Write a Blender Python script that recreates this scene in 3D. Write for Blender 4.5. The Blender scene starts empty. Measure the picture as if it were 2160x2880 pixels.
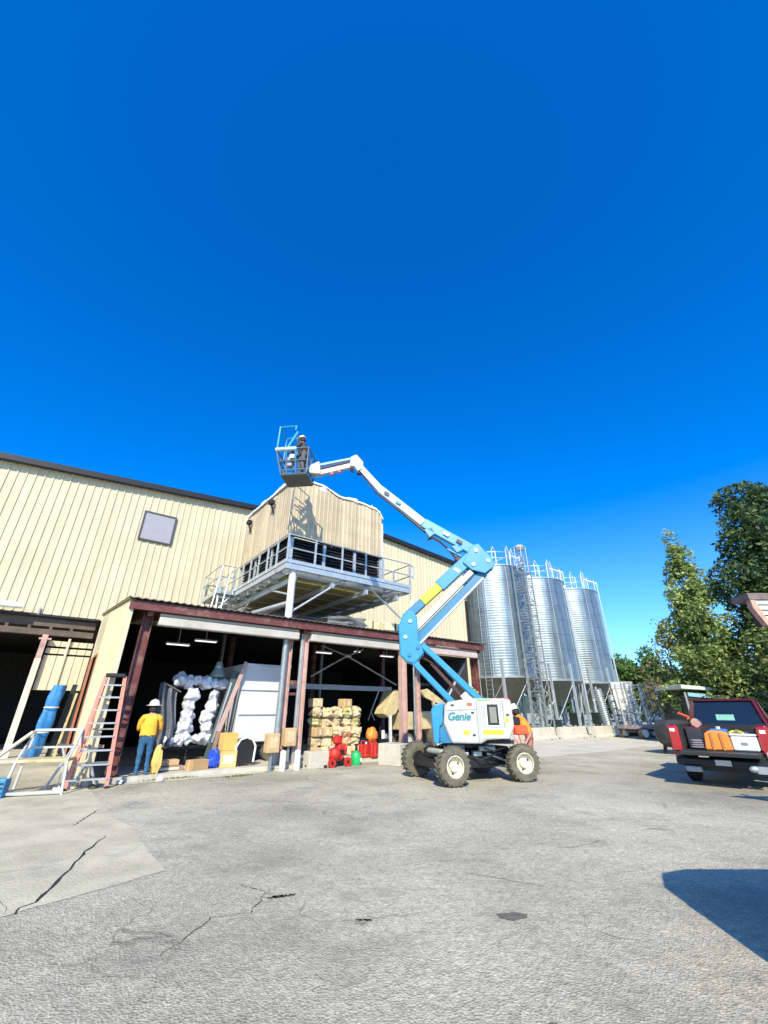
import bpy, math, random
from mathutils import Vector, Matrix, noise
R = math.radians
random.seed(11)
C = bpy.context.scene.collection
SC = bpy.context.scene

# ---------------------------------------------------------------- camera
cam = bpy.data.cameras.new('camera'); co = bpy.data.objects.new('camera', cam); C.objects.link(co)
co.location = (0, 0, 1.6); co.rotation_euler = (R(90 + 25.6), 0, 0)
cam.sensor_fit = 'VERTICAL'; cam.sensor_height = 24; cam.sensor_width = 18
cam.lens = 1165 / 2880 * 24
cam.clip_start = 0.05; cam.clip_end = 3000
SC.camera = co
# ---------------------------------------------------------------- light
SUN_DIR = Vector((-0.03, -1.0, 0)).normalized(); SUN_EL = R(36.5)
w = bpy.data.worlds.new('World'); SC.world = w; w.use_nodes = True
nt = w.node_tree; bg = nt.nodes['Background']
sky = nt.nodes.new('ShaderNodeTexSky'); sky.sky_type = 'NISHITA'; sky.sun_disc = False
sky.sun_elevation = SUN_EL; sky.sun_rotation = math.atan2(SUN_DIR.x, SUN_DIR.y)
sky.air_density = 1.0; sky.dust_density = 0.8; sky.ozone_density = 5.0; sky.altitude = 300
hs = nt.nodes.new('ShaderNodeHueSaturation'); wtc = nt.nodes.new('ShaderNodeTexCoord'); wsx = nt.nodes.new('ShaderNodeSeparateXYZ'); wmr = nt.nodes.new('ShaderNodeMapRange')
wmr.interpolation_type = 'SMOOTHSTEP'; wmr.inputs[1].default_value = -.1; wmr.inputs[2].default_value = .6; wmr.inputs[3].default_value = 1.06; wmr.inputs[4].default_value = 1.44
nt.links.new(wtc.outputs['Generated'], wsx.inputs[0]); nt.links.new(wsx.outputs[2], wmr.inputs[0]); nt.links.new(wmr.outputs[0], hs.inputs['Saturation'])   # paler towards the horizon
tint = nt.nodes.new('ShaderNodeMixRGB'); tint.blend_type = 'MULTIPLY'; tint.inputs[0].default_value = 1; tint.inputs[2].default_value = (.90, 1.30, 1.66, 1)
nt.links.new(sky.outputs[0], hs.inputs['Color']); nt.links.new(hs.outputs[0], tint.inputs[1]); nt.links.new(tint.outputs[0], bg.inputs[0])
bg.inputs[1].default_value = 0.13
sl = bpy.data.lights.new('sun', 'SUN'); sl.energy = 5.0; sl.angle = R(0.5); sl.color = (1.0, 0.92, 0.74)
so = bpy.data.objects.new('sun', sl); C.objects.link(so)
sd = Vector((SUN_DIR.x * math.cos(SUN_EL), SUN_DIR.y * math.cos(SUN_EL), math.sin(SUN_EL)))
so.rotation_euler = sd.to_track_quat('Z', 'Y').to_euler(); so.location = (0, -20, 30)
SC.view_settings.view_transform = 'Standard'; SC.view_settings.look = 'None'
SC.view_settings.exposure = 0.45; SC.view_settings.gamma = 1.0

# ---------------------------------------------------------------- materials
MATS = {}
def mat(name, col, rough=0.6, metal=0.0, var=0.12, scale=3.0, bump=0.0, bscale=40.0, dirt=None, dirt_amt=0.0, dscale=1.2,
        emit=None, estr=0.0, wave=None, spec=0.5, coat=0.0, streak=0.0):
    if name in MATS: return MATS[name]
    m = bpy.data.materials.new(name); m.use_nodes = True; MATS[name] = m
    t = m.node_tree; p = t.nodes['Principled BSDF']; L = t.links
    p.inputs['Roughness'].default_value = rough; p.inputs['Metallic'].default_value = metal
    p.inputs['Specular IOR Level'].default_value = spec; p.inputs['Coat Weight'].default_value = coat
    tc = t.nodes.new('ShaderNodeTexCoord')
    n = t.nodes.new('ShaderNodeTexNoise'); n.inputs['Scale'].default_value = scale; n.inputs['Detail'].default_value = 6
    n.inputs['Roughness'].default_value = 0.65
    L.new(tc.outputs['Object'], n.inputs['Vector'])
    r = t.nodes.new('ShaderNodeValToRGB'); r.color_ramp.elements[0].position = 0.3; r.color_ramp.elements[1].position = 0.7
    r.color_ramp.elements[0].color = (*[c * (1 - var) for c in col], 1)
    r.color_ramp.elements[1].color = (*[min(1, c * (1 + var)) for c in col], 1)
    L.new(n.outputs['Fac'], r.inputs[0]); out = r.outputs[0]
    if streak:
        mp = t.nodes.new('ShaderNodeMapping'); mp.inputs['Scale'].default_value = (2.2, 2.2, .10); L.new(tc.outputs['Object'], mp.inputs[0])
        n4 = t.nodes.new('ShaderNodeTexNoise'); n4.inputs['Scale'].default_value = 1.6; n4.inputs['Detail'].default_value = 7; L.new(mp.outputs[0], n4.inputs['Vector'])
        r4 = t.nodes.new('ShaderNodeValToRGB'); r4.color_ramp.elements[0].position = .35; r4.color_ramp.elements[1].position = .65
        r4.color_ramp.elements[0].color = (1-streak,)*3+(1,); r4.color_ramp.elements[1].color = (1+streak*.4,)*3+(1,); L.new(n4.outputs['Fac'], r4.inputs[0])
        m4 = t.nodes.new('ShaderNodeMixRGB'); m4.blend_type = 'MULTIPLY'; m4.inputs[0].default_value = 1; L.new(out, m4.inputs[1]); L.new(r4.outputs[0], m4.inputs[2]); out = m4.outputs[0]
    if dirt:
        n2 = t.nodes.new('ShaderNodeTexNoise'); n2.inputs['Scale'].default_value = dscale; n2.inputs['Detail'].default_value = 8
        n2.inputs['Roughness'].default_value = 0.7; L.new(tc.outputs['Object'], n2.inputs['Vector'])
        r2 = t.nodes.new('ShaderNodeValToRGB'); r2.color_ramp.elements[0].position = 0.52; r2.color_ramp.elements[1].position = 0.68
        r2.color_ramp.elements[0].color = (0, 0, 0, 1); r2.color_ramp.elements[1].color = (dirt_amt,) * 3 + (1,)
        L.new(n2.outputs['Fac'], r2.inputs[0])
        mx = t.nodes.new('ShaderNodeMixRGB'); mx.inputs[2].default_value = (*dirt, 1)
        L.new(r2.outputs[0], mx.inputs[0]); L.new(out, mx.inputs[1]); out = mx.outputs[0]
    L.new(out, p.inputs['Base Color'])
    if bump or wave:
        b = t.nodes.new('ShaderNodeBump'); b.inputs['Strength'].default_value = max(bump, 0.01); b.inputs['Distance'].default_value = 0.02
        if wave:
            wv = t.nodes.new('ShaderNodeTexWave'); wv.bands_direction = wave[0]; wv.inputs['Scale'].default_value = wave[1]
            wv.inputs['Distortion'].default_value = 0.0
            L.new(tc.outputs['Object'], wv.inputs['Vector']); L.new(wv.outputs['Fac'], b.inputs['Height'])
            b.inputs['Strength'].default_value = wave[2]
        else:
            n3 = t.nodes.new('ShaderNodeTexNoise'); n3.inputs['Scale'].default_value = bscale; n3.inputs['Detail'].default_value = 4
            L.new(tc.outputs['Object'], n3.inputs['Vector']); L.new(n3.outputs['Fac'], b.inputs['Height'])
        L.new(b.outputs[0], p.inputs['Normal'])
    if emit:
        p.inputs['Emission Color'].default_value = (*emit, 1); p.inputs['Emission Strength'].default_value = estr
    return m
M = lambda *a, **k: mat(*a, **k)
beige = M('beige_wall_paint', (.58, .51, .34), .5, var=.06, scale=.8, dirt=(.45, .38, .24), dirt_amt=.3, dscale=.5, streak=.10)
beige2 = M('beige_panel_paint', (.52, .42, .27), .55, var=.10, scale=1.5, dirt=(.36, .27, .15), dirt_amt=.55, dscale=1.3, streak=.22)
trimdark = M('dark_trim', (.012, .011, .011), .5)
maroon = M('red_oxide_steel', (.13, .038, .032), .6, var=.25, scale=4, dirt=(.33, .2, .17), dirt_amt=.6, dscale=2.5)
pinkst = M('faded_primer_steel', (.50, .33, .28), .6, var=.2, scale=4, dirt=(.22, .09, .07), dirt_amt=.7, dscale=2)
cream = M('cream_beam_paint', (.47, .44, .37), .55, var=.1, scale=2, dirt=(.3, .2, .14), dirt_amt=.4)
galv = M('galvanised_steel', (.52, .56, .56), .42, .55, var=.14, scale=5)
galvd = M('dull_galvanised_steel', (.30, .33, .33), .5, .5, var=.2, scale=5)
silom = M('silo_steel', (.31, .36, .37), .42, .8, var=.2, scale=.9, wave=('Z', 1.6, .3), dirt=(.24,.27,.26), dirt_amt=.6, dscale=.7, streak=.3)
silor = M('silo_roof_steel', (.62, .66, .68), .4, .7, var=.1, scale=1)
hopper = M('hopper_steel', (.20, .20, .15), .6, .3, var=.2, scale=1.5)
conc = M('pale_concrete', (.50, .46, .37), .85, var=.16, scale=2.5, bump=.3, bscale=25, dirt=(.27, .25, .2), dirt_amt=.6)
lblue = M('lift_blue_paint', (.022, .23, .44), .38, var=.08, scale=4, dirt=(.1, .25, .33), dirt_amt=.3, dscale=5)
lblued = M('lift_dark_blue_paint', (.02, .16, .30), .42, var=.1)
lgrey = M('lift_grey_cover', (.45, .44, .41), .48, var=.07, scale=2, dirt=(.33, .34, .30), dirt_amt=.6, dscale=2.5, streak=.12)
lwhite = M('lift_white_boom', (.52, .57, .58), .4, var=.06, dirt=(.42,.47,.48), dirt_amt=.5, dscale=4)
black = M('black_steel', (.012, .013, .015), .5, var=.3)
hose = M('dark_brown_hose', (.05, .018, .016), .6)
rubber = M('dusty_tyre_rubber', (.12, .108, .075), .9, var=.35, scale=9, bump=.4, bscale=30)
rimc = M('cream_rim', (.70, .65, .50), .5, var=.08, scale=6, dirt=(.4, .35, .25), dirt_amt=.5, dscale=5)
yellow = M('yellow_paint', (.72, .62, .03), .5)
yelgrn = M('yellow_green_paint', (.50, .52, .03), .5)
chrome = M('bright_steel', (.75, .76, .77), .2, .9)
glassd = M('dark_glass', (.01, .012, .014), .08, var=.05, spec=.8)
whitep = M('white_plastic_film', (.80, .81, .84), .35, var=.06, bump=.5, bscale=12)
greyp = M('grey_tarp', (.12, .13, .15), .6, var=.3, bump=.6, bscale=8)
whitepan = M('white_panel', (.60, .60, .61), .5, var=.03, dirt=(.55, .54, .52), dirt_amt=.3)
card = M('cardboard', (.50, .34, .17), .8, var=.12, scale=5)
yelcard = M('yellow_cardboard', (.68, .42, .10), .7, var=.1)
tanbag = M('tan_sack', (.55, .43, .25), .85, var=.2, scale=6, bump=.5, bscale=20)
olivebag = M('olive_sack', (.42, .38, .16), .85, var=.25, scale=6, bump=.5, bscale=20)
redp = M('red_paint', (.50, .02, .015), .5, var=.25, scale=9, dirt=(.2,.05,.03), dirt_amt=.6, dscale=8)
redfade = M('faded_red_paint', (.60, .10, .05), .5, var=.15)
orange = M('orange_plastic', (.75, .24, .03), .5, var=.08)
greenp = M('green_plastic', (.02, .42, .12), .4)
bluep = M('blue_tarp', (.02, .17, .42), .5, var=.3, scale=8, bump=.5, bscale=14)
blues = M('bright_blue_bag', (.02, .08, .55), .5, var=.3, scale=8)
alu = M('aluminium', (.62, .63, .64), .4, .6, var=.1)
fibre = M('faded_red_fibreglass', (.60, .21, .15), .6, var=.1, scale=6)
tanm = M('tan_machine_paint', (.52, .42, .22), .6, var=.2, scale=4, dirt=(.2, .16, .1), dirt_amt=.6, dscale=3)
doorm = M('orange_brown_door', (.42, .15, .07), .6, var=.15)
darkg = M('dark_green_paint', (.012, .02, .016), .5, var=.3)
tealp = M('pale_teal_paint', (.22, .42, .50), .5)
woodb = M('weathered_wood', (.30, .20, .14), .8, var=.3, scale=6)
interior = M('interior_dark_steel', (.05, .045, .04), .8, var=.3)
paleb = M('pale_paint', (.72, .70, .66), .6, var=.05)
truckred = M('truck_red_paint', (.085, .005, .006), .25, var=.05, coat=.6)
bedliner = M('black_bedliner', (.016, .017, .017), .7, bump=.3)
lightm = M('lamp_tube', (.9, .9, .9), .4, emit=(1, 1, 1), estr=.9)
tailm = M('tail_lamp_red', (.36, .008, .010), .2, coat=.8, spec=.7)
skin = M('skin', (.45, .26, .17), .55); orangesh = M('orange_shirt', (.80, .42, .035), .8, var=.1, scale=8, bump=.3, bscale=15)
jeans = M('blue_jeans', (.025, .10, .20), .85, var=.2, scale=10); bootm = M('brown_boots', (.06, .04, .03), .7)
dcloth = M('dark_work_clothes', (.05, .045, .05), .85, var=.3, scale=9); gcloth = M('grey_work_clothes', (.10, .095, .10), .85, var=.2, scale=9)
hatw = M('white_hard_hat', (.85, .85, .85), .3); hairm = M('dark_hair', (.02, .014, .01), .7)
tealtxt = M('teal_lettering', (.0, .20, .23), .5)
skyblue = M('window_shade_grey', (.30, .30, .33), .7, var=.06)

# ---------------------------------------------------------------- mesh helpers
class MB:
    def __init__(s, T=None): s.v = []; s.f = []; s.T = T or Matrix()
    def add(s, vs, fs, T=None):
        k = len(s.v); TT = s.T @ T if T is not None else s.T
        s.v += [tuple(TT @ Vector(q)) for q in vs]; s.f += [tuple(k + i for i in f) for f in fs]; return s
    def box(s, x0, x1, y0, y1, z0, z1, T=None):
        return s.add([(x0,y0,z0),(x1,y0,z0),(x1,y1,z0),(x0,y1,z0),(x0,y0,z1),(x1,y0,z1),(x1,y1,z1),(x0,y1,z1)],
                     [(0,3,2,1),(4,5,6,7),(0,1,5,4),(1,2,6,5),(2,3,7,6),(3,0,4,7)], T)
    def bbox(s, x0, x1, y0, y1, z0, z1, b=.03, T=None):   # box with chamfered vertical and horizontal edges
        vs = []; fs = []
        def ring(xa, xb, ya, yb, z, c):
            k = len(vs)
            vs.extend([(xa+c,ya,z),(xb-c,ya,z),(xb,ya+c,z),(xb,yb-c,z),(xb-c,yb,z),(xa+c,yb,z),(xa,yb-c,z),(xa,ya+c,z)]); return k
        rr = [ring(x0+b,x1-b,y0+b,y1-b,z0,b*.6), ring(x0,x1,y0,y1,z0+b,b), ring(x0,x1,y0,y1,z1-b,b), ring(x0+b,x1-b,y0+b,y1-b,z1,b*.6)]
        for a, c in zip(rr, rr[1:]):
            for i in range(8): j = (i+1) % 8; fs.append((a+i,a+j,c+j,c+i))
        fs.append(tuple(rr[0]+i for i in range(7,-1,-1))); fs.append(tuple(rr[3]+i for i in range(8)))
        return s.add(vs, fs, T)
    def beam(s, p0, p1, wd, ht, up=(0,0,1)):
        p0, p1 = Vector(p0), Vector(p1); d = p1-p0; L = d.length; d.normalize(); u = Vector(up)
        if abs(d.dot(u)) > .97: u = Vector((0,1,0)) if abs(d.y) < .9 else Vector((1,0,0))
        x = d.cross(u).normalized(); z = x.cross(d).normalized()
        T = Matrix((x,d,z)).transposed().to_4x4(); T.translation = p0
        return s.box(-wd/2,wd/2,0,L,-ht/2,ht/2,T)
    def tube(s, p0, p1, r, n=8, r1=None, cap=True):
        p0, p1 = Vector(p0), Vector(p1); d = p1-p0; L = d.length
        if L < 1e-6: return s
        q = d.to_track_quat('Z','Y').to_matrix().to_4x4(); q.translation = p0; r1 = r if r1 is None else r1
        vs = [(r*math.cos(2*math.pi*i/n), r*math.sin(2*math.pi*i/n), 0) for i in range(n)] + [(r1*math.cos(2*math.pi*i/n), r1*math.sin(2*math.pi*i/n), L) for i in range(n)]
        fs = [(i,(i+1)%n,n+(i+1)%n,n+i) for i in range(n)]
        if cap: fs += [tuple(range(n-1,-1,-1)), tuple(range(n,2*n))]
        return s.add(vs, fs, q)
    def path(s, pts, r, n=6):
        for a, b in zip(pts, pts[1:]): s.tube(a, b, r, n)
        for q in pts[1:-1]: s.blob(q, (r*1.02,)*3, 6, 4)
        return s
    def blob(s, c, rad, nu=12, nv=8, amp=0, seed=0, fr=2.0):
        vs = []; fs = []
        for j in range(nv+1):
            th = math.pi*j/nv
            for i in range(nu):
                ph = 2*math.pi*i/nu; q = Vector((math.sin(th)*math.cos(ph), math.sin(th)*math.sin(ph), math.cos(th)))
                k = 1+amp*noise.noise(q*fr+Vector((seed*7.3,seed*3.1,seed)))
                vs.append((c[0]+q.x*rad[0]*k, c[1]+q.y*rad[1]*k, c[2]+q.z*rad[2]*k))
        for j in range(nv):
            for i in range(nu): a = j*nu+i; b = j*nu+(i+1)%nu; fs.append((a,a+nu,b+nu,b))
        return s.add(vs, fs)
    def lathe(s, prof, n=24, T=None):     # (r, z) profile about local z
        vs = [(r*math.cos(2*math.pi*i/n), r*math.sin(2*math.pi*i/n), z) for r, z in prof for i in range(n)]
        fs = [(j*n+i, j*n+(i+1)%n, (j+1)*n+(i+1)%n, (j+1)*n+i) for j in range(len(prof)-1) for i in range(n)]
        return s.add(vs, fs, T)
    def prism(s, poly, y0, y1, T=None):   # polygon in x,z extruded along y
        n = len(poly)
        vs = [(x,y0,z) for x,z in poly] + [(x,y1,z) for x,z in poly]
        return s.add(vs, [tuple(range(n)), tuple(range(2*n-1,n-1,-1))] + [(i+n,(i+1)%n+n,(i+1)%n,i) for i in range(n)], T)
    def grid(s, fn, nu, nv):
        vs = [fn(i/nu, j/nv) for j in range(nv+1) for i in range(nu+1)]
        return s.add(vs, [(j*(nu+1)+i, j*(nu+1)+i+1, (j+1)*(nu+1)+i+1, (j+1)*(nu+1)+i) for j in range(nv) for i in range(nu)])
    def build(s, name, m, parent=None, smooth=False, label=None):
        me = bpy.data.meshes.new(name); me.from_pydata(s.v, [], s.f); me.update()
        if smooth:
            me.shade_smooth()
            try: me.set_sharp_from_angle(angle=R(40))
            except Exception: pass
        me.materials.append(m); o = bpy.data.objects.new(name, me); C.objects.link(o)
        if parent: o.parent = parent
        if label: o['label'] = label
        return o
def bevel(o, wdt=.015, seg=2):
    b = o.modifiers.new('bevel', 'BEVEL'); b.width = wdt; b.segments = seg; b.limit_method = 'ANGLE'; b.angle_limit = R(40); return o
def tag(o, label, cat, group=None):
    o['label'] = label; o['category'] = cat
    if group: o['group'] = group
    return o
def thing(name, label, cat, loc=(0,0,0), rz=0, group=None):
    o = bpy.data.objects.new(name, None); C.objects.link(o); o.empty_display_size = .3
    o.location = loc; o.rotation_euler = (0,0,rz); return tag(o, label, cat, group)
def struct(name, mb, m, kind='structure', smooth=False):
    o = mb.build(name, m, None, smooth); o['kind'] = kind; return o
def dup(root, loc, rz=None, label=None, group=None):
    r = root.copy(); C.objects.link(r); r.location = loc
    if rz is not None: r.rotation_euler = (0,0,rz)
    if label: r['label'] = label
    if group: r['group'] = group
    for ch in list(root.children):
        c = ch.copy(); C.objects.link(c); c.parent = r
        for g in list(ch.children):
            d = g.copy(); C.objects.link(d); d.parent = c
    return r
PH = R(37.67)                                   # bearing of the building's front
def W(a, p, z=0): return Vector((a*math.cos(PH)-p*math.sin(PH), a*math.sin(PH)+p*math.cos(PH), z))
def bthing(name, label, cat, a, p, z=0, group=None, turn=0): return thing(name, label, cat, W(a,p,z), PH+turn, group)

# ================================================================ GROUND
def ground_mat():
    m = bpy.data.materials.new('worn_asphalt'); m.use_nodes = True; t = m.node_tree; L = t.links; p = t.nodes['Principled BSDF']
    p.inputs['Roughness'].default_value = .9
    tc = t.nodes.new('ShaderNodeTexCoord'); O = tc.outputs['Object']
    def N(sc, det=6, ro=.6, vec=O):
        n = t.nodes.new('ShaderNodeTexNoise'); n.inputs['Scale'].default_value = sc; n.inputs['Detail'].default_value = det
        n.inputs['Roughness'].default_value = ro; L.new(vec, n.inputs['Vector']); return n.outputs['Fac']
    def ramp(f, stops):
        r = t.nodes.new('ShaderNodeValToRGB'); e = r.color_ramp.elements
        while len(e) < len(stops): e.new(.5)
        for k, (q, c) in zip(e, stops): k.position = q; k.color = (*c, 1) if len(c) == 3 else c
        L.new(f, r.inputs[0]); return r.outputs[0]
    def mix(fac, a, b, typ='MIX'):
        x = t.nodes.new('ShaderNodeMixRGB'); x.blend_type = typ
        if isinstance(fac, float): x.inputs[0].default_value = fac
        else: L.new(fac, x.inputs[0])
        L.new(a, x.inputs[1]); L.new(b, x.inputs[2]); return x.outputs[0]
    g = lambda v: (v, v, v)
    base = ramp(N(.35, 8, .6), [(.3, (.32,.29,.205)), (.5, (.43,.395,.285)), (.72, (.52,.485,.355))])
    fine = ramp(N(14, 5, .75), [(.3, g(.72)), (.5, g(1.0)), (.7, g(1.22))])
    c1 = mix(1.0, base, fine, 'MULTIPLY')
    vo = t.nodes.new('ShaderNodeTexVoronoi'); vo.inputs['Scale'].default_value = 55; L.new(O, vo.inputs['Vector'])
    peb = ramp(vo.outputs['Color'], [(.1, g(.72)), (.5, g(1.0)), (.9, g(1.26))])
    c1 = mix(.8, c1, mix(1.0, c1, peb, 'MULTIPLY'))
    stain = ramp(N(.9, 7, .65), [(.5, g(0)), (.72, g(.65))])
    dk = t.nodes.new('ShaderNodeRGB'); dk.outputs[0].default_value = (.19, .182, .15, 1)
    c1 = mix(stain, c1, dk.outputs[0])
    big = ramp(N(.13, 5, .6), [(.35, g(.78)), (.5, g(1.0)), (.65, g(1.15))]); c1 = mix(1.0, c1, big, 'MULTIPLY')
    oil = ramp(N(2.2, 3, .5), [(.66, g(0)), (.78, g(.5))]); c1 = mix(oil, c1, dk.outputs[0])
    # hairline cracks: warped voronoi edges broken up by noise
    wn = t.nodes.new('ShaderNodeTexNoise'); wn.inputs['Scale'].default_value = 1.4; wn.inputs['Detail'].default_value = 5; L.new(O, wn.inputs['Vector'])
    va = t.nodes.new('ShaderNodeVectorMath'); va.operation = 'MULTIPLY_ADD'; va.inputs[1].default_value = (1.1,1.1,0); L.new(wn.outputs['Color'], va.inputs[0]); L.new(O, va.inputs[2])
    ve = t.nodes.new('ShaderNodeTexVoronoi'); ve.feature = 'DISTANCE_TO_EDGE'; ve.inputs['Scale'].default_value = .33; L.new(va.outputs[0], ve.inputs['Vector'])
    cr = ramp(ve.outputs['Distance'], [(.0, g(.55)), (.002, g(.35)), (.005, g(0))])
    brk = ramp(N(.8, 3, .5), [(.5, g(0)), (.58, g(1))])
    crk = mix(1.0, cr, brk, 'MULTIPLY')
    dk2 = t.nodes.new('ShaderNodeRGB'); dk2.outputs[0].default_value = (.07, .065, .055, 1)
    c1 = mix(crk, c1, dk2.outputs[0])
    L.new(c1, p.inputs['Base Color'])
    b = t.nodes.new('ShaderNodeBump'); b.inputs['Strength'].default_value = .7; b.inputs['Distance'].default_value = .012
    L.new(vo.outputs['Distance'], b.inputs['Height'])
    b2 = t.nodes.new('ShaderNodeBump'); b2.inputs['Strength'].default_value = .5; b2.inputs['Distance'].default_value = .06
    L.new(N(3, 6, .6), b2.inputs['Height']); L.new(b.outputs[0], b2.inputs['Normal']); L.new(b2.outputs[0], p.inputs['Normal'])
    return m
asph = ground_mat()
struct('asphalt_yard', MB().grid(lambda u, v: (-900+1800*u, -200+2000*v, 0), 4, 4), asph)
apm = M('worn_concrete_apron', (.47, .43, .305), .9, var=.22, scale=1.3, bump=.5, bscale=30, dirt=(.26, .24, .2), dirt_amt=.5, dscale=1.6)
# concrete apron in front of the left bay: outline in building coordinates (a, p)
def sheet(name, pts, z, m, frame=True):
    mb = MB(); q = [tuple(W(a, p, z)) if frame else (a, p, z) for a, p in pts]; mb.add(q, [tuple(range(len(q)))]); return struct(name, mb, m)
def edge(a0, p0, a1, p1, n, amp, seed):
    out = []
    for i in range(n):
        t_ = i/n; out.append((a0+(a1-a0)*t_+amp*noise.noise(Vector((i*.7, seed, 0))), p0+(p1-p0)*t_+amp*noise.noise(Vector((i*.7, seed, 5)))))
    return out
ap = edge(-14, 13.4, 1.5, 13.4, 3, 0, 1) + edge(1.5, 13.4, 1.6, 8.45, 8, .05, 2) + [(1.75, 8.3), (1.72, 7.8)] + edge(1.66, 7.7, 1.66, 6.15, 4, .04, 3) + edge(1.66, 6.1, 0.27, 5.72, 6, .06, 4) + edge(.27, 5.72, -14, 4.6, 14, .12, 5)
sheet('concrete_apron', ap, .004, apm)
pv = M('pale_drive_concrete', (.53, .495, .39), .9, var=.14, scale=.9, bump=.4, bscale=30, dirt=(.30,.28,.24), dirt_amt=.5, dscale=.6)
sheet('concrete_drive', edge(10.2,10.9,44,9.6,40,.5,7)+[(44,18.6),(16.5,18.6),(16.5,13.41),(10.2,13.41)], .0035, pv)
crackm = M('deep_crack_shadow', (.022, .021, .018), .95)
def crack(pts, wid, seed, nm='pavement_crack', z=.008):
    mb = MB(); out = []; back = []
    n = 26
    for i in range(n+1):
        t_ = i/n*(len(pts)-1); k = min(int(t_), len(pts)-2); f_ = t_-k
        a = pts[k][0]*(1-f_)+pts[k+1][0]*f_; p = pts[k][1]*(1-f_)+pts[k+1][1]*f_
        a += .05*noise.noise(Vector((i*.5, seed, 0))); p += .05*noise.noise(Vector((i*.5, seed, 9)))
        wv = wid*.72*(.35+.9*abs(noise.noise(Vector((i*.63, seed, 3)))) )*math.sin(math.pi*(i+.3)/(n+.6))**.4
        d = Vector((pts[-1][0]-pts[0][0], pts[-1][1]-pts[0][1])).normalized(); nx, ny = -d.y, d.x
        out.append((a+nx*wv, p+ny*wv)); back.append((a-nx*wv, p-ny*wv))
    k = len(out); vs = [tuple(W(a, p, z)) for a, p in out+back]
    mb.add(vs, [(i, i+1, k+i+1, k+i) for i in range(k-1)]); return struct(nm, mb, crackm)
crack([(.30,5.7),(.55,6.0),(.82,6.8),(1.05,7.5),(1.32,8.15)], .035, 1)
crack([(1.0,9.1),(1.44,10.2)], .03, 2); crack([(-.9,8.0),(.1,7.4),(.3,5.8)], .012, 3); crack([(.95,7.0),(-2.5,7.6)], .008, 4)
crack([(2.15,5.2),(2.3,4.86)], .012, 5); crack([(2.24,4.70),(2.50,4.62)], .045, 6); crack([(-.8,12.0),(1.4,12.1)], .012, 8)
crack([(1.2,4.2),(1.7,4.6),(2.0,4.5),(2.35,4.9)], .012, 9); crack([(2.65,3.82),(2.75,3.74)], .03, 10); crack([(4.2,4.1),(4.6,3.2)], .009, 12)
patchm = M('tar_patch', (.12, .115, .09), .9, var=.3, scale=14)
for i, (x, y, r1, r2) in enumerate(((1.1, 4.72, .13, .07), (.95, 3.35, .03, .02), (-.55, 2.9, .03, .02))):
    pts = [(x+r1*math.cos(k*.42)*(1+.5*noise.noise(Vector((k*.6, i, 0)))), y+r2*math.sin(k*.42)*(1+.5*noise.noise(Vector((k*.6, i, 4))))) for k in range(15)]
    sheet('tar_patch', pts, .005, patchm, False)

# ================================================================ WAREHOUSE
def roof_z(a): return 12.57-.080*(15.5-a) if a < 15.5 else 12.57-.083*(a-15.5)
def ribbed(mb, a0, a1, zb, zt, p, pitch=.30, dpt=.034):
    prof = [(0,0),(.205,0),(.228,-dpt),(.276,-dpt),(.30,0)]
    pts = []; k = math.floor(a0/pitch)
    while k*pitch < a1:
        for f_, d in prof[:-1]:
            a = k*pitch+f_*pitch/.30
            if a0 <= a <= a1: pts.append((a, d))
        k += 1
    pts = [(a0,0)]+[q for q in pts if q[0] > a0+1e-4]; pts.append((a1,0))
    vs = []
    for a, d in pts: vs += [(a,p+d,zb(a) if callable(zb) else zb),(a,p+d,zt(a) if callable(zt) else zt)]
    mb.add(vs, [(2*i,2*i+2,2*i+3,2*i+1) for i in range(len(pts)-1)])
wh = bthing('warehouse', 'large beige ribbed metal warehouse with a low gable roof behind the red brown canopy', 'building', 0, 0)
FP = 21.4
mb = MB()
ribbed(mb, -14, 1.35, 5.06, roof_z, FP); ribbed(mb, 1.35, 24.4, 5.03, roof_z, FP)
ribbed(mb, 24.1, 24.4, 0, 5.03, FP)
mb.add([(24.4,FP,0),(24.4,60,0),(24.4,60,roof_z(24.4)),(24.4,FP,roof_z(24.4))], [(0,1,2,3)])
mb.build('wall', beige, wh)
mb = MB()
for a0, a1 in ((-14.3, 15.5), (15.5, 24.75)):
    z0, z1 = roof_z(a0), roof_z(a1)
    mb.add([(a0,FP-.28,z0+.12),(a1,FP-.28,z1+.12),(a1,60,z1+.12),(a0,60,z0+.12),(a0,FP-.28,z0+.22),(a1,FP-.28,z1+.22),(a1,60,z1+.22),(a0,60,z0+.22)],
           [(0,3,2,1),(4,5,6,7),(0,1,5,4),(1,2,6,5),(2,3,7,6),(3,0,4,7)])
mb.build('roof', galvd, wh)
mb = MB()
for a0, a1 in ((-14.35, 15.5), (15.502, 24.8)): mb.beam((a0,FP-.31,roof_z(a0)+.09),(a1,FP-.31,roof_z(a1)+.09), .05, .26)
mb.build('rake_trim', trimdark, wh)
mb = MB().box(24.36,24.56,FP-.14,FP-.02,4.5,9.2); mb.build('downspout', trimdark, wh)
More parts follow.
